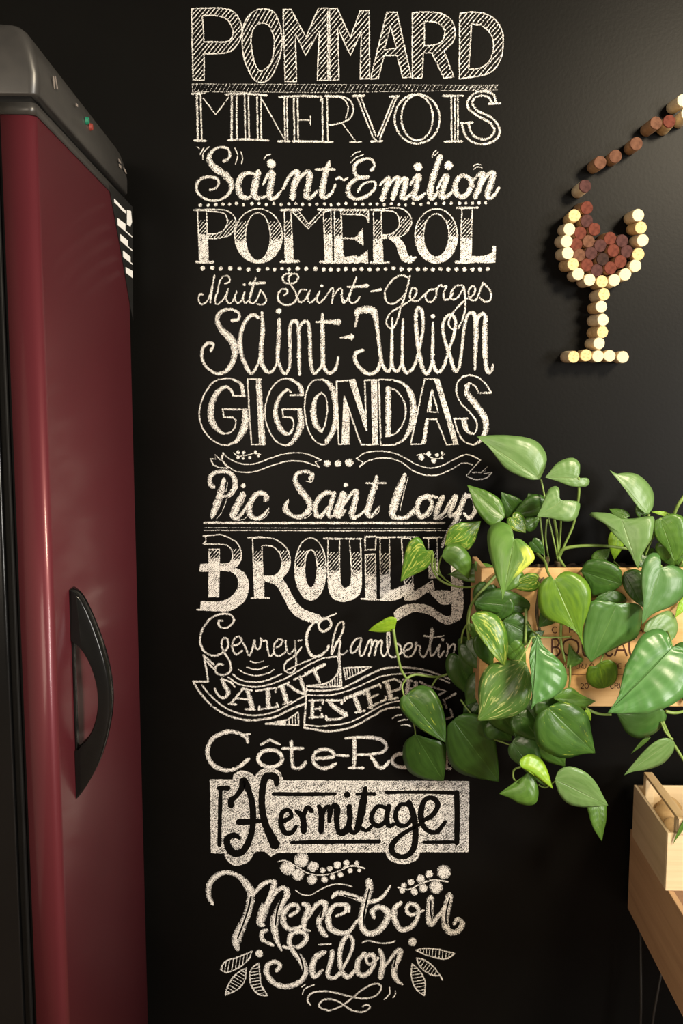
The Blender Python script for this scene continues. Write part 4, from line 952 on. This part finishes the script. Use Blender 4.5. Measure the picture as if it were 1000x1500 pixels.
# potting soil
vs, fs = [], []; nx, ny = 60, 14
for j in range(ny + 1):
    for i in range(nx + 1):
        x = bl + .0105 + (BX1 - bl - .021) * i / nx; y = -KB + .0095 + (KB - .020) * j / ny
        h = .008 * noise.noise(Vector((x * 60, y * 60, 0))) + .006 * noise.noise(Vector((x * 170, y * 170, 3)))
        vs.append((x - po.x, y - po.y, bt - .016 + h - po.z))
for j in range(ny):
    for i in range(nx): a = j * (nx + 1) + i; fs.append((a, a + 1, a + nx + 2, a + nx + 1))
so = mesh('potting_soil', vs, fs, noisy('soil', (.02, .012, .007), (.07, .045, .028), (300, 300, 300), .9, bump=.8), None, True)
so.location = po; tag(so, 'dark potting soil filling the wooden wine box', 'soil', kind='stuff')

# ================================================================ trailing pothos
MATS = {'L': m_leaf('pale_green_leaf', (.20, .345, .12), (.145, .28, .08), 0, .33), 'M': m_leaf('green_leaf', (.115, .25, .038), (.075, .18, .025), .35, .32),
        'D': m_leaf('deep_green_shaded_leaf', (.052, .14, .020), (.034, .095, .014), .2, .34), 'V': m_leaf('variegated_leaf', (.12, .28, .03), (.07, .19, .02), 1.25, .3, (.52, .62, .12)),  # D: deep green with the shade of overlapping leaves put into its colour
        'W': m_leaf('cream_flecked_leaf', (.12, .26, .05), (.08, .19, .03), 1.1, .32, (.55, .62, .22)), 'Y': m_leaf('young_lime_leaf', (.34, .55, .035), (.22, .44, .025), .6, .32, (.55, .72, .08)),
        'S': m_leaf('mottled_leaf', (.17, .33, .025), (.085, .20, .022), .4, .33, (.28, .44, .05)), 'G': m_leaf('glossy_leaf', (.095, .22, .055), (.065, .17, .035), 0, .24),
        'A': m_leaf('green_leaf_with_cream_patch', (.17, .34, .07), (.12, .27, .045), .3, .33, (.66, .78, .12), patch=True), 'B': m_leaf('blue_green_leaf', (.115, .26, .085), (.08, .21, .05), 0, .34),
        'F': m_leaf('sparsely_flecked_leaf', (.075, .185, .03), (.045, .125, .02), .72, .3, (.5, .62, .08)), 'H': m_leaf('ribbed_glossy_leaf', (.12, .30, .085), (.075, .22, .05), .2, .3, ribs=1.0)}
M_STEM = noisy('pothos_stem', (.16, .26, .05), (.26, .38, .10), (40, 40, 40), .45)
M_ROOT = noisy('brown_stem', (.05, .035, .02), (.12, .09, .04), (60, 60, 60), .8)
plant = empty('pothos_plant', ((bl + BX1) / 2, -KB / 2, bt - .015))
tag(plant, 'trailing pothos with heart-shaped green leaves spilling out of the wine box', 'plant')
PO = Vector(plant.location)
TPL = [(0, 0), (-.05, .10), (-.09, .26), (-.10, .46), (-.06, .68), (.05, .88), (.20, .99), (.36, .97), (.52, .83), (.66, .63), (.79, .40), (.89, .20), (.95, .09), (1, 0)]
def leaf(bx, by, tx, ty, wA, wB, k, kind, lobe=.10, px=False, tilt=0.0, roll=0.0, fold=.22, curl=.25, bend=0.0):
    """base, tip and half widths as seen in the photograph; k = centimetres in front of the board.
    tilt: tip nearer (+) or further (-) than the base; roll: side A nearer (+)"""
    if not px:
        f = lambda a, b: (540 + a / 2.174, 620 + b / 2.174)
        (bx, by), (tx, ty) = f(bx, by), f(tx, ty); wA /= 2.03; wB /= 2.03
    k = k / 100
    Lp = math.hypot(tx - bx, ty - by); ux, uy = (tx - bx) / Lp, (ty - by) / Lp; ax, ay = uy, -ux
    S = (1.8 - k) / F_PX; Lm = Lp * S
    T2 = crom([(*p, i == 0 or i == len(TPL) - 1) for i, p in enumerate(TPL)], 2)
    T2 = [(tt * (lobe / .1) if tt < 0 else tt, ww) for tt, ww in T2]
    K = 5; NN = len(T2); vs, uv, fs, idx = [], [], [], {}
    ph = random.uniform(0, 6.28)
    def vert(m, a, b, side, q):            # a along (0..1), b across in pixels (signed)
        w_ = (wA if side > 0 else wB)
        c = abs(b) * S
        rim = q
        h = fold * c * (1 - rim * .9) - curl * Lm * max(0, a) ** 2 * .5 - curl * .35 * c * rim ** 2
        h += tilt * a * Lm + roll * b * S + .012 * Lm * math.sin(a * 7 + ph + side) * rim
        bb_ = b + bend * Lp * a * (1 - a) * 4
        X, Y = bx + ux * a * Lp + ax * bb_, by + uy * a * Lp + ay * bb_
        P = at(X, Y, k + h)
        vs.append(P - PO); uv.append((m, .5 + .5 * side * q)); return len(vs) - 1
    mid = [vert(i / (NN - 1), i / (NN - 1), 0, 1, 0) for i in range(NN)]
    for side, wd in ((1, wA), (-1, wB)):
        rows = []
        for i, (tt, ww) in enumerate(T2):
            m = i / (NN - 1); row = [mid[i]]
            if i in (0, NN - 1): rows.append([mid[i]] * (K + 1)); continue
            for q in range(1, K + 1):
                s = q / K; row.append(vert(m, m + (tt - m) * s, side * wd * ww * s, side, s))
            rows.append(row)
        for a, b in zip(rows, rows[1:]):
            for q in range(K):
                f = []
                for v_ in (a[q], a[q + 1], b[q + 1], b[q]):
                    if v_ not in f: f.append(v_)
                if len(f) > 2: fs.append(tuple(f if side < 0 else f[::-1]))
    o = mesh('leaf', vs, fs, MATS[kind], plant, True, uvs=uv)
    md = o.modifiers.new('thickness', 'SOLIDIFY'); md.thickness = .0005
    return o
def stem(pts, r=.0022, mat=None, px=False, name='stem'):
    q = [(*((x, y) if px else (540 + x / 2.174, 620 + y / 2.174)), k) for x, y, k in pts]
    c = crom([(*p, False) for p in q], 6)
    P = [at(x, y, k / 100) - PO for x, y, k in c]; n = len(P)
    return from_bm(name, tube(P, [r * (1 - .25 * i / n) for i in range(n)], 8), mat or M_STEM, plant, True)
LV = [ # small and half hidden leaves: base, tip, half widths, depth
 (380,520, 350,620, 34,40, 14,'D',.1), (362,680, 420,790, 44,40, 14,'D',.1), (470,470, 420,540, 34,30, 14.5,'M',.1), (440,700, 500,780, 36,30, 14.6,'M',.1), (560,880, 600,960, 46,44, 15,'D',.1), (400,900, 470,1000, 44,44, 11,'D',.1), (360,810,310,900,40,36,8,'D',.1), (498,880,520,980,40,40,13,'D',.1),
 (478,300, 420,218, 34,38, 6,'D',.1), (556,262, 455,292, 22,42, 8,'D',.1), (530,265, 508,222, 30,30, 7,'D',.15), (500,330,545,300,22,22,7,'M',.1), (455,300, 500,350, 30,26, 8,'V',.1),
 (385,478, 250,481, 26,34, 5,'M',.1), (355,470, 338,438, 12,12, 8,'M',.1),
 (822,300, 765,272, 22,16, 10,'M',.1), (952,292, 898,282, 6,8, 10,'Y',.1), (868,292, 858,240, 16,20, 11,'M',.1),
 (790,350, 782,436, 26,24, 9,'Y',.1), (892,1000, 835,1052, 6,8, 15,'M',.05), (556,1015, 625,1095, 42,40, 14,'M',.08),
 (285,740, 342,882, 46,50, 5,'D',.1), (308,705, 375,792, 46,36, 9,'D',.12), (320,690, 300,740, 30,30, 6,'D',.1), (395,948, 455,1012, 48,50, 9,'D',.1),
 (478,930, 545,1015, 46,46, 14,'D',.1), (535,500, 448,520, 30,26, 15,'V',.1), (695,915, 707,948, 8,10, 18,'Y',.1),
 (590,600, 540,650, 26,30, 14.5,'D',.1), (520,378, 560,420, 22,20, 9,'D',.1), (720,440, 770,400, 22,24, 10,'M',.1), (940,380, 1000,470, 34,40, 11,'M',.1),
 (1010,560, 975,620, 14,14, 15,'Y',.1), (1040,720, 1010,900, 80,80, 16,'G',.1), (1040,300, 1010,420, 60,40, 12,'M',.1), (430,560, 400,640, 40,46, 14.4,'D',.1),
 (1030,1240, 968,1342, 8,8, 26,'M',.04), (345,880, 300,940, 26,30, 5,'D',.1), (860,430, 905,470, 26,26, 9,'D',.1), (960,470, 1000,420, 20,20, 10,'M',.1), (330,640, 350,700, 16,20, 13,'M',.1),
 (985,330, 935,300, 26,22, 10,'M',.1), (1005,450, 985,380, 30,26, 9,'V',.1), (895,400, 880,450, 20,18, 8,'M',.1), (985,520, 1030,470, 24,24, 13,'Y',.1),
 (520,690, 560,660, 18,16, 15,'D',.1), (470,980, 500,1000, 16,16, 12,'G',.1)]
rnd = random.Random(3)
for L_ in LV:
    leaf(*L_, tilt=rnd.uniform(-.1, .25), roll=rnd.uniform(-.3, .3), fold=rnd.uniform(.12, .3), curl=rnd.uniform(.2, .5), bend=rnd.uniform(-.03, .03))
FR = {'Z': (540, 620, 2.174), 'Q': (660, 800, 2.941), 'T': (780, 640, 4.5454)}
def leaf_outline(fr_, k, kind, txt, tilt=0.0, roll=0.0, fold=.2, curl=.3):
    """leaf with its own outline: first point the base, starred point the tip"""
    ox, oy, sc = FR[fr_]; pts = []; tip = 0
    for i, tok in enumerate(txt.split()):
        st = tok.startswith('*'); x, y = map(float, tok.lstrip('*').split(','))
        if st: tip = i
        pts.append((ox + x / sc, oy + y / sc, st or i == 0))
    k /= 100; B, T = pts[0][:2], pts[tip][:2]
    halves = [crom(pts[:tip + 1], 5), crom((pts[tip:] + pts[:1])[::-1], 5)]
    Lp = math.hypot(T[0] - B[0], T[1] - B[1]); ux, uy = (T[0] - B[0]) / Lp, (T[1] - B[1]) / Lp; ax, ay = uy, -ux
    Lm = Lp * (1.8 - k) / F_PX; S = (1.8 - k) / F_PX; K = 5; NN = 26; vs, uv, fs = [], [], []
    ph = random.uniform(0, 6.28)
    # the midrib bows towards the middle of the blade
    def resample(c):
        d = [0]
        for p, q in zip(c, c[1:]): d.append(d[-1] + math.hypot(q[0] - p[0], q[1] - p[1]))
        out, j = [], 0
        for i in range(NN):
            s = d[-1] * i / (NN - 1)
            while j < len(d) - 2 and d[j + 1] < s: j += 1
            f = (s - d[j]) / max(1e-9, d[j + 1] - d[j]); f = min(1, max(0, f))
            out.append((c[j][0] + (c[j + 1][0] - c[j][0]) * f, c[j][1] + (c[j + 1][1] - c[j][1]) * f))
        return out
    H = [resample(h_) for h_ in halves]
    def vert(X, Y, m, side, q):
        dx, dy = X - B[0], Y - B[1]; a = (dx * ux + dy * uy) / Lp; b = dx * ax + dy * ay; c = abs(b) * S
        h = fold * c * (1 - q * .9) - curl * Lm * max(0, a) ** 2 * .5 - curl * .35 * c * q ** 2
        h += tilt * a * Lm + roll * b * S + .012 * Lm * math.sin(a * 7 + ph + side) * q
        vs.append(at(X, Y, k + h) - PO); uv.append((m, .5 + .5 * side * q)); return len(vs) - 1
    mid = [vert(B[0] + (T[0] - B[0]) * i / (NN - 1), B[1] + (T[1] - B[1]) * i / (NN - 1), i / (NN - 1), 1, 0) for i in range(NN)]
    for side, c in ((1, H[0]), (-1, H[1])):
        rows = []
        for i in range(NN):
            if i in (0, NN - 1): rows.append([mid[i]] * (K + 1)); continue
            m = i / (NN - 1); mx_, my_ = B[0] + (T[0] - B[0]) * m, B[1] + (T[1] - B[1]) * m
            rows.append([mid[i]] + [vert(mx_ + (c[i][0] - mx_) * q / K, my_ + (c[i][1] - my_) * q / K, m, side, q / K) for q in range(1, K + 1)])
        for a, b in zip(rows, rows[1:]):
            for q in range(K):
                f = []
                for v_ in (a[q], a[q + 1], b[q + 1], b[q]):
                    if v_ not in f: f.append(v_)
                if len(f) > 2: fs.append(tuple(f[::-1] if side > 0 else f))
    bm = bmesh.new(); me = bpy.data.meshes.new('leaf')
    me.from_pydata([tuple(v) for v in vs], [], fs); l = me.uv_layers.new(name='uv')
    l.data.foreach_set('uv', [x for f in fs for i in f for x in uv[i]])
    bm.from_mesh(me); bmesh.ops.recalc_face_normals(bm, faces=bm.faces); bm.to_mesh(me); bm.free()
    me.materials.append(MATS[kind]); me.polygons.foreach_set('use_smooth', [True] * len(me.polygons)); me.update()
    o = bpy.data.objects.new('leaf', me); COL.objects.link(o); o.parent = plant
    md = o.modifiers.new('thickness', 'SOLIDIFY'); md.thickness = .0005
    return o
OUT = [
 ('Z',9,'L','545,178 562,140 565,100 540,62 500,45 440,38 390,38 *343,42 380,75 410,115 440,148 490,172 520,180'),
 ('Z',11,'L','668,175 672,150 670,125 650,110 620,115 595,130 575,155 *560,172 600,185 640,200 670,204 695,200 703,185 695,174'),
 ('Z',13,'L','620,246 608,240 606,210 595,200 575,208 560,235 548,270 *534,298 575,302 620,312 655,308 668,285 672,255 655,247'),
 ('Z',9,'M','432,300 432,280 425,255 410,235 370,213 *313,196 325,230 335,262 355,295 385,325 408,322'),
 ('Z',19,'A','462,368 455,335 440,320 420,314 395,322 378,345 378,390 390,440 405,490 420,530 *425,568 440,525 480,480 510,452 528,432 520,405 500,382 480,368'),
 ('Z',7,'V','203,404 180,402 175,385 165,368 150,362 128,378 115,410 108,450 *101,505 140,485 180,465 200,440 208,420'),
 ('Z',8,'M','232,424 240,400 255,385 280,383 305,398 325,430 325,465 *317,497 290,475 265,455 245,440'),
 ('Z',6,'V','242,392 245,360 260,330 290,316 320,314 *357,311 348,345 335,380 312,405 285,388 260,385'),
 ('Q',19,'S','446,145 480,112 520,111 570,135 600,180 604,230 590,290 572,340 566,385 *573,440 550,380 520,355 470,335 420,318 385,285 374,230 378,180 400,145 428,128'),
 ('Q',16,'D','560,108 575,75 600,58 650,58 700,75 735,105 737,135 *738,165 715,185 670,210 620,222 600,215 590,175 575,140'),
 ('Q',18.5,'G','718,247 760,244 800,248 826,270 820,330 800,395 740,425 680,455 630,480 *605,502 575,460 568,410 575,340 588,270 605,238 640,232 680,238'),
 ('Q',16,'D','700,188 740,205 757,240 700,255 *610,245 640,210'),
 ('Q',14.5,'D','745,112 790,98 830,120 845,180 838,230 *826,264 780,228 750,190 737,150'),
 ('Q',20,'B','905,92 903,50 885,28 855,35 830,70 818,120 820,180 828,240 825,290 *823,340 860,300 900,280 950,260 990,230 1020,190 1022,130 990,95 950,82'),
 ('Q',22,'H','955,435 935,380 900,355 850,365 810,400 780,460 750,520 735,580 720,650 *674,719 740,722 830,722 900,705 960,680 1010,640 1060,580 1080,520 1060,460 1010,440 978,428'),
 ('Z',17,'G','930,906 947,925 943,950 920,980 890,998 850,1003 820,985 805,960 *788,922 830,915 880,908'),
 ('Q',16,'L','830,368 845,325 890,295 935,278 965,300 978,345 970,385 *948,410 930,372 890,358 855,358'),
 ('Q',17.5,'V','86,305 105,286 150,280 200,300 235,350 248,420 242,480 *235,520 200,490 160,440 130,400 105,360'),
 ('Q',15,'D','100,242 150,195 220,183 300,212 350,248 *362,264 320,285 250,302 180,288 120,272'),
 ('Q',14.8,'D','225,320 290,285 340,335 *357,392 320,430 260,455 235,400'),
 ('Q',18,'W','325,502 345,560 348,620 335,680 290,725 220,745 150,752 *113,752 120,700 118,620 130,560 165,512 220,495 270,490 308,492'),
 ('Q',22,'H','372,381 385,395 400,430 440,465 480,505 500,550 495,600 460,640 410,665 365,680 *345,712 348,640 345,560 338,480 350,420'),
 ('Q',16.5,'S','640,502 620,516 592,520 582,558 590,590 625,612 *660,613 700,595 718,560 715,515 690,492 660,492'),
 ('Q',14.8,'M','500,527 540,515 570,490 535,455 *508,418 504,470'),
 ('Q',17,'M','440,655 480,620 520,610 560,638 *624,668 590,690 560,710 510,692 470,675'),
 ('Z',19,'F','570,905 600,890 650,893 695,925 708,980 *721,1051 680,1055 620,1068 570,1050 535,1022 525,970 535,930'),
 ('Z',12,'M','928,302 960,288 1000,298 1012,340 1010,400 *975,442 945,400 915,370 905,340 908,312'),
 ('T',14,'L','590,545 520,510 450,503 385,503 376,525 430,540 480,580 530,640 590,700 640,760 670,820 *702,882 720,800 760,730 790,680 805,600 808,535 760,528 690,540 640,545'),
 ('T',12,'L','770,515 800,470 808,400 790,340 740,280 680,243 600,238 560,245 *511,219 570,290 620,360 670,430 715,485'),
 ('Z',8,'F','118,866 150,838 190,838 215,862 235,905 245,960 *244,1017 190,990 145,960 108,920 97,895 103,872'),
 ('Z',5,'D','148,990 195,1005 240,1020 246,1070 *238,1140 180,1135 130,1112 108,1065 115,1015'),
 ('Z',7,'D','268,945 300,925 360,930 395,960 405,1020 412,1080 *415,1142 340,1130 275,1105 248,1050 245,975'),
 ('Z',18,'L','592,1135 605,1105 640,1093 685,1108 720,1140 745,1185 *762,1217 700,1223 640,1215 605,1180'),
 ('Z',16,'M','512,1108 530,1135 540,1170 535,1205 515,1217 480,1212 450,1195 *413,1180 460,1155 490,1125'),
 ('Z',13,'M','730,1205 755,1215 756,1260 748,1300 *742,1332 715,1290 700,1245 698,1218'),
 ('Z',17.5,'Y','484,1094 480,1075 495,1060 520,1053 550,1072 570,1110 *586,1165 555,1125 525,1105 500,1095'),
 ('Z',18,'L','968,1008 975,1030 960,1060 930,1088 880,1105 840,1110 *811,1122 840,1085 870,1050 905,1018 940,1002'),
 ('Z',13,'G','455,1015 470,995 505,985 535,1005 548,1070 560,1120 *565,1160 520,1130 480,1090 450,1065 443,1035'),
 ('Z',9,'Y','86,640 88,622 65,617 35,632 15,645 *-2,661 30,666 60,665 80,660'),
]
rnd = random.Random(11)
for a in OUT:
    tl_, rl_, fo_, cu_ = rnd.uniform(-.1, .25), rnd.uniform(-.3, .3), rnd.uniform(.14, .34), rnd.uniform(.15, .4)
    if a[2] == 'H': tl_, rl_, fo_, cu_ = (.26, .26, .16, .15) if '674,719' in a[3] else (.34, .02, .12, .25)
    leaf_outline(*a, tilt=tl_, roll=rl_, fold=fo_, curl=cu_)
for pts, r in [
 ([(78, 655, 9), (88, 720, 9), (102, 782, 8), (120, 812, 7)], .0028), ([(120, 812, 7), (150, 800, 6.5), (190, 806, 6), (228, 806, 5), (275, 788, 5)], .0026),
 ([(120, 812, 7), (106, 838, 7), (112, 868, 8)], .002), ([(200, 838, 6), (215, 815, 6), (228, 806, 5)], .0018),
 ([(205, 418, 7), (202, 460, 6), (228, 500, 5), (280, 520, 6), (340, 518, 8), (400, 480, 11)], .0024), ([(212, 430, 6), (214, 470, 6), (240, 492, 5)], .0018),
 ([(232, 422, 7), (222, 460, 6), (235, 490, 5), (262, 510, 5)], .0016), ([(430, 455, 13), (390, 500, 14), (345, 550, 14), (322, 590, 13), (315, 640, 12), (318, 690, 11)], .0032),
 ([(330, 570, 13), (318, 620, 13), (322, 660, 14)], .002), ([(294, 722, 8), (298, 670, 9), (312, 640, 10)], .002), ([(330, 680, 10), (345, 700, 9), (360, 720, 9)], .002),
 ([(548, 178, 9), (558, 225, 9), (572, 300, 9), (590, 380, 9), (602, 440, 8)], .0017), ([(667, 172, 11), (668, 230, 10), (652, 320, 9), (622, 390, 8), (603, 440, 7)], .0026),
 ([(545, 300, 8), (553, 370, 8), (560, 440, 7)], .0018), ([(567, 305, 7), (563, 370, 7), (575, 440, 7)], .0018), ([(590, 305, 9), (600, 365, 8), (602, 440, 7)], .0026),
 ([(612, 290, 12), (610, 350, 9), (605, 420, 7)], .0018), ([(600, 430, 7), (622, 400, 8), (690, 390, 9), (765, 392, 9), (830, 400, 9)], .0034), ([(603, 425, 8), (618, 450, 9), (632, 468, 11)], .003),
 ([(535, 415, 9), (560, 440, 13), (568, 470, 16), (580, 492, 18)], .0028), ([(500, 590, 14), (500, 640, 14.5), (498, 700, 14.5)], .003), ([(520, 680, 15), (580, 682, 15), (645, 680, 15.5)], .0018),
 ([(612, 640, 14.5), (612, 700, 14.5), (625, 760, 14.5)], .0026), ([(640, 770, 15), (640, 820, 15), (632, 870, 15.5)], .0022), ([(690, 908, 17), (730, 925, 17), (772, 928, 18)], .0028),
 ([(945, 918, 17), (975, 922, 17), (1010, 916, 16)], .0032), ([(935, 950, 17), (958, 1000, 17), (985, 1045, 18), (1010, 1085, 18)], .003), ([(968, 1008, 18), (945, 985, 17.5), (930, 950, 17)], .0022),
 ([(1010, 225, 12), (985, 260, 12), (968, 300, 11)], .0036), ([(400, 1008, 9), (420, 1014, 11), (448, 1024, 12)], .0018), ([(484, 1094, 16.5), (462, 1104, 16), (460, 1128, 15.5), (470, 1142, 15)], .002),
 ([(540, 1152, 15), (565, 1160, 16), (595, 1138, 17.5)], .0016), ([(292, 880, 5), (310, 905, 6), (330, 930, 7)], .0018), ([(148, 990, 5), (146, 970, 6), (140, 950, 7)], .0014),
 ([(475, 765, 18), (500, 720, 16), (520, 680, 15)], .002), ([(540, 676, 21), (520, 660, 18), (505, 640, 15)], .0016), ([(892, 290, 12), (880, 340, 11), (862, 400, 9), (850, 450, 8)], .0022),
 ([(930, 302, 12), (905, 360, 10), (880, 420, 9)], .0022), ([(930, 455, 19.5), (905, 440, 15), (885, 450, 11)], .0022), ([(965, 709, 21), (958, 680, 18), (950, 660, 15)], .002),
 ([(735, 772, 16), (745, 740, 15.5), (760, 700, 15)], .0018), ([(870, 450, 9), (860, 420, 9), (852, 395, 9)], .002), ([(1000, 440, 12), (985, 460, 11), (965, 480, 10)], .003),
 ([(818, 480, 13), (800, 460, 11), (780, 440, 9)], .002), ([(688, 462, 15), (672, 470, 13), (650, 460, 9)], .002)]:
    stem(pts, r)
for pts, r in [([(540, 450, 12), (542, 530, 13.8), (534, 600, 14), (545, 668, 14.2)], .0034), ([(568, 430, 8), (562, 470, 12), (545, 520, 14)], .004), ([(600, 440, 7), (602, 462, 6.5), (604, 480, 6)], .006)]:
    stem(pts, r, M_ROOT, name='root').__setitem__('label', 'brown woody stem')

# ================================================================ open wooden shelf box with wire legs, lower right
def frame_on(P, th):
    """hits of photograph rays on the upright plane through P that runs towards the wall, turned by th"""
    dv, nv = Vector((math.sin(th), math.cos(th), 0)), Vector((math.cos(th), -math.sin(th), 0))
    def hit(px, py):
        d = ray(px, py); q = CAM + d * ((P - CAM).dot(nv) / d.dot(nv)); return (q - P).dot(dv), q.z
    return hit
def parts_box(root, name, lo, hi, mat, bev=.0012): return box(name, lo, hi, mat, root, bev)
TB = .030
PB = at(921, 1270, .012); hb = frame_on(PB, TB)
zs1 = (hb(924, 1215)[1] + hb(972, 1295)[1]) / 2; zs0 = (hb(918, 1328)[1] + hb(1000, 1492)[1]) / 2
sb = empty('wooden_shelf_box', (PB.x, PB.y, zs0), -TB)
tag(sb, 'large open tan wooden box on thin wire legs under the small crate', 'box')
HB = zs1 - zs0; YN = -.56; WB = .50
parts_box(sb, 'side_panel', (0, YN, 0), (.010, 0, HB), M_TAN)
parts_box(sb, 'side_panel', (WB, YN, 0), (WB + .01, -.022, HB), M_TAN)
parts_box(sb, 'back_panel', (.010, -.032, 0), (WB, -.022, HB), M_TAN)
parts_box(sb, 'bottom_panel', (.010, YN, 0), (WB, -.032, .010), M_TAN)
parts_box(sb, 'front_panel', (.010, YN, .010), (WB, YN + .01, HB - .04), M_TAN)
M_WIRE = noisy('dark_wire', (.03, .03, .028), (.045, .043, .04), (20, 20, 20), .45, metallic=.5)
for lx, ly in ((.012, -.05), (.012, YN + .10), (WB - .05, -.05), (WB - .05, YN + .10)):
    f_ = Vector((lx + .008, ly - .02, -zs0 + .004))
    b_ = tube([(lx, ly, .001), ((lx + f_.x) / 2, (ly + f_.y) / 2, f_.z / 2), f_ - Vector((.006, 0, 0))], .0026, 8)
    tube([(lx + .045, ly - .03, .001), (lx + .024, ly - .025, f_.z / 2), f_ + Vector((.006, 0, 0))], .0026, 8, b_)
    from_bm('leg', b_, M_WIRE, sb, True)

# ================================================================ small produce crate
TC = .025
PC = at(928, 1147, .045); hc = frame_on(PC, TC)
zb = zs1 + .0006; zp = (PC.z + hc(978, 1224)[1]) / 2; DC = -hc(975.5, 1270)[0]      # depth of the crate
cr = empty('produce_crate', (PC.x, PC.y, zb), -TC)
tag(cr, 'small pale wooden crate with a raised top rail, resting on the large box', 'crate')
T_ = .006; WC = .30; HC = zp - zb
hr = frame_on(PC + Vector((.016, 0, 0)), TC); HR = (hr(944, 1129)[1] + hr(985, 1192)[1]) / 2 - zb
M_RAIL = m_wood('crate_rail', (.56, .40, .21), (.70, .53, .31), 1)
parts_box(cr, 'side_panel', (0, -DC + .0065, 0), (T_, 0, HC), M_PINEPY)
parts_box(cr, 'side_panel', (WC - T_, -DC + .0065, 0), (WC, 0, HC), M_PINEPY)
parts_box(cr, 'back_panel', (T_, -T_, 0), (WC - T_, 0, HC), M_PINEP)
parts_box(cr, 'bottom_panel', (T_, -DC + .0065, 0), (WC - T_, -T_, .006), M_PINEP)
parts_box(cr, 'front_panel', (0, -DC, 0), (WC, -DC + .006, HC), M_PINEP)
for x0 in (T_ + .0102, WC - T_ - .0262):
    parts_box(cr, 'corner_post', (x0, -DC + .0062, .006), (x0 + .016, -DC + .020, HR - .006), M_PINEP)
    parts_box(cr, 'corner_post', (x0, -T_ - .016, .006), (x0 + .016, -T_ - .0002, HR - .006), M_PINEP)
    parts_box(cr, 'top_rail', (x0, -DC, HR - .006), (x0 + .016, -T_ - .0002, HR), M_RAIL)
parts_box(cr, 'front_rail', (T_ + .0104, -DC - .004, HC + .0005), (WC - T_ - .0104, -DC - .0002, HR), M_PINEP)
print('CRATE', HC, HR, DC, HB, PC, PB)
CM = Matrix.Translation((PC.x, PC.y, zb)) @ Matrix.Rotation(-TC, 4, 'Z')

def blob(name, c, r, mat, label, cat, sx=1, sy=1, sz=1, rough=.08, seed=0, extra=None, group=None):
    bm = bmesh.new(); bmesh.ops.create_icosphere(bm, subdivisions=3, radius=1)
    for v in bm.verts:
        nse = 1 + rough * noise.noise(v.co * 1.3 + Vector((seed, 0, 0)))
        v.co = Vector((v.co.x * r * sx, v.co.y * r * sy, v.co.z * r * sz)) * nse
        if extra: v.co = extra(v.co, r)
    bm.transform(Matrix.Rotation(seed * 1.3, 4, 'Z'))
    o = from_bm(name, bm, mat, None, True); o.location = c
    return tag(o, label, cat, group)
M_POT = noisy('potato_skin', (.42, .27, .12), (.60, .42, .20), (60, 60, 60), .7, bump=.3)
M_ONI = noisy('onion_skin', (.45, .14, .03), (.62, .25, .06), (30, 30, 6), .3)
M_GAR = noisy('garlic_skin', (.72, .64, .50), (.85, .78, .64), (40, 40, 8), .5)
def onion_tip(co, r):
    q = max(0, co.z / r - .65); return Vector((co.x * (1 - q * 1.3), co.y * (1 - q * 1.3), co.z + q * r * .9))
W = lambda x, y, z: tuple(CM @ Vector((x, y, z + .0065)))
blob('potato', W(.044, -.050, .026), .023, M_POT, 'brown potato at the back left of the small crate', 'potato', 1, 1.1, .95, .12, 1)
blob('potato', W(.038, -.098, .025), .024, M_POT, 'brown potato low in the middle behind the side rail', 'potato', 1.05, 1.0, .95, .12, 2)
blob('potato', W(.092, -.048, .026), .026, M_POT, 'potato at the back board right of the back left one', 'potato', 1, 1.1, .95, .12, 3)
blob('potato', W(.044, -.068, .066), .023, M_POT, 'upper brown potato lying on the others under the rail', 'potato', 1.2, 1.0, .8, .12, 4)
blob('potato', W(.060, -.030, .064), .022, M_POT, 'potato on top of the others against the back board', 'potato', 1.1, 1.0, .85, .12, 8)
blob('potato', W(.040, -.112, .062), .021, M_POT, 'small upper potato nearest the front onion', 'potato', 1.1, 1.0, .85, .12, 9)
blob('onion', W(.036, -DC + .046, .027), .023, M_ONI, 'orange-brown onion behind the front left corner post', 'onion', 1, 1, .9, .03, 5, onion_tip)
blob('onion', W(.100, -DC + .060, .027), .026, M_ONI, 'orange-brown onion toward the middle front of the crate', 'onion', 1, 1, .9, .03, 6, onion_tip)
blob('garlic_bulb', W(.104, -.070, .070), .023, M_GAR, 'pale garlic bulb on top of the potatoes', 'garlic', 1, 1, .85, .05, 7, onion_tip)
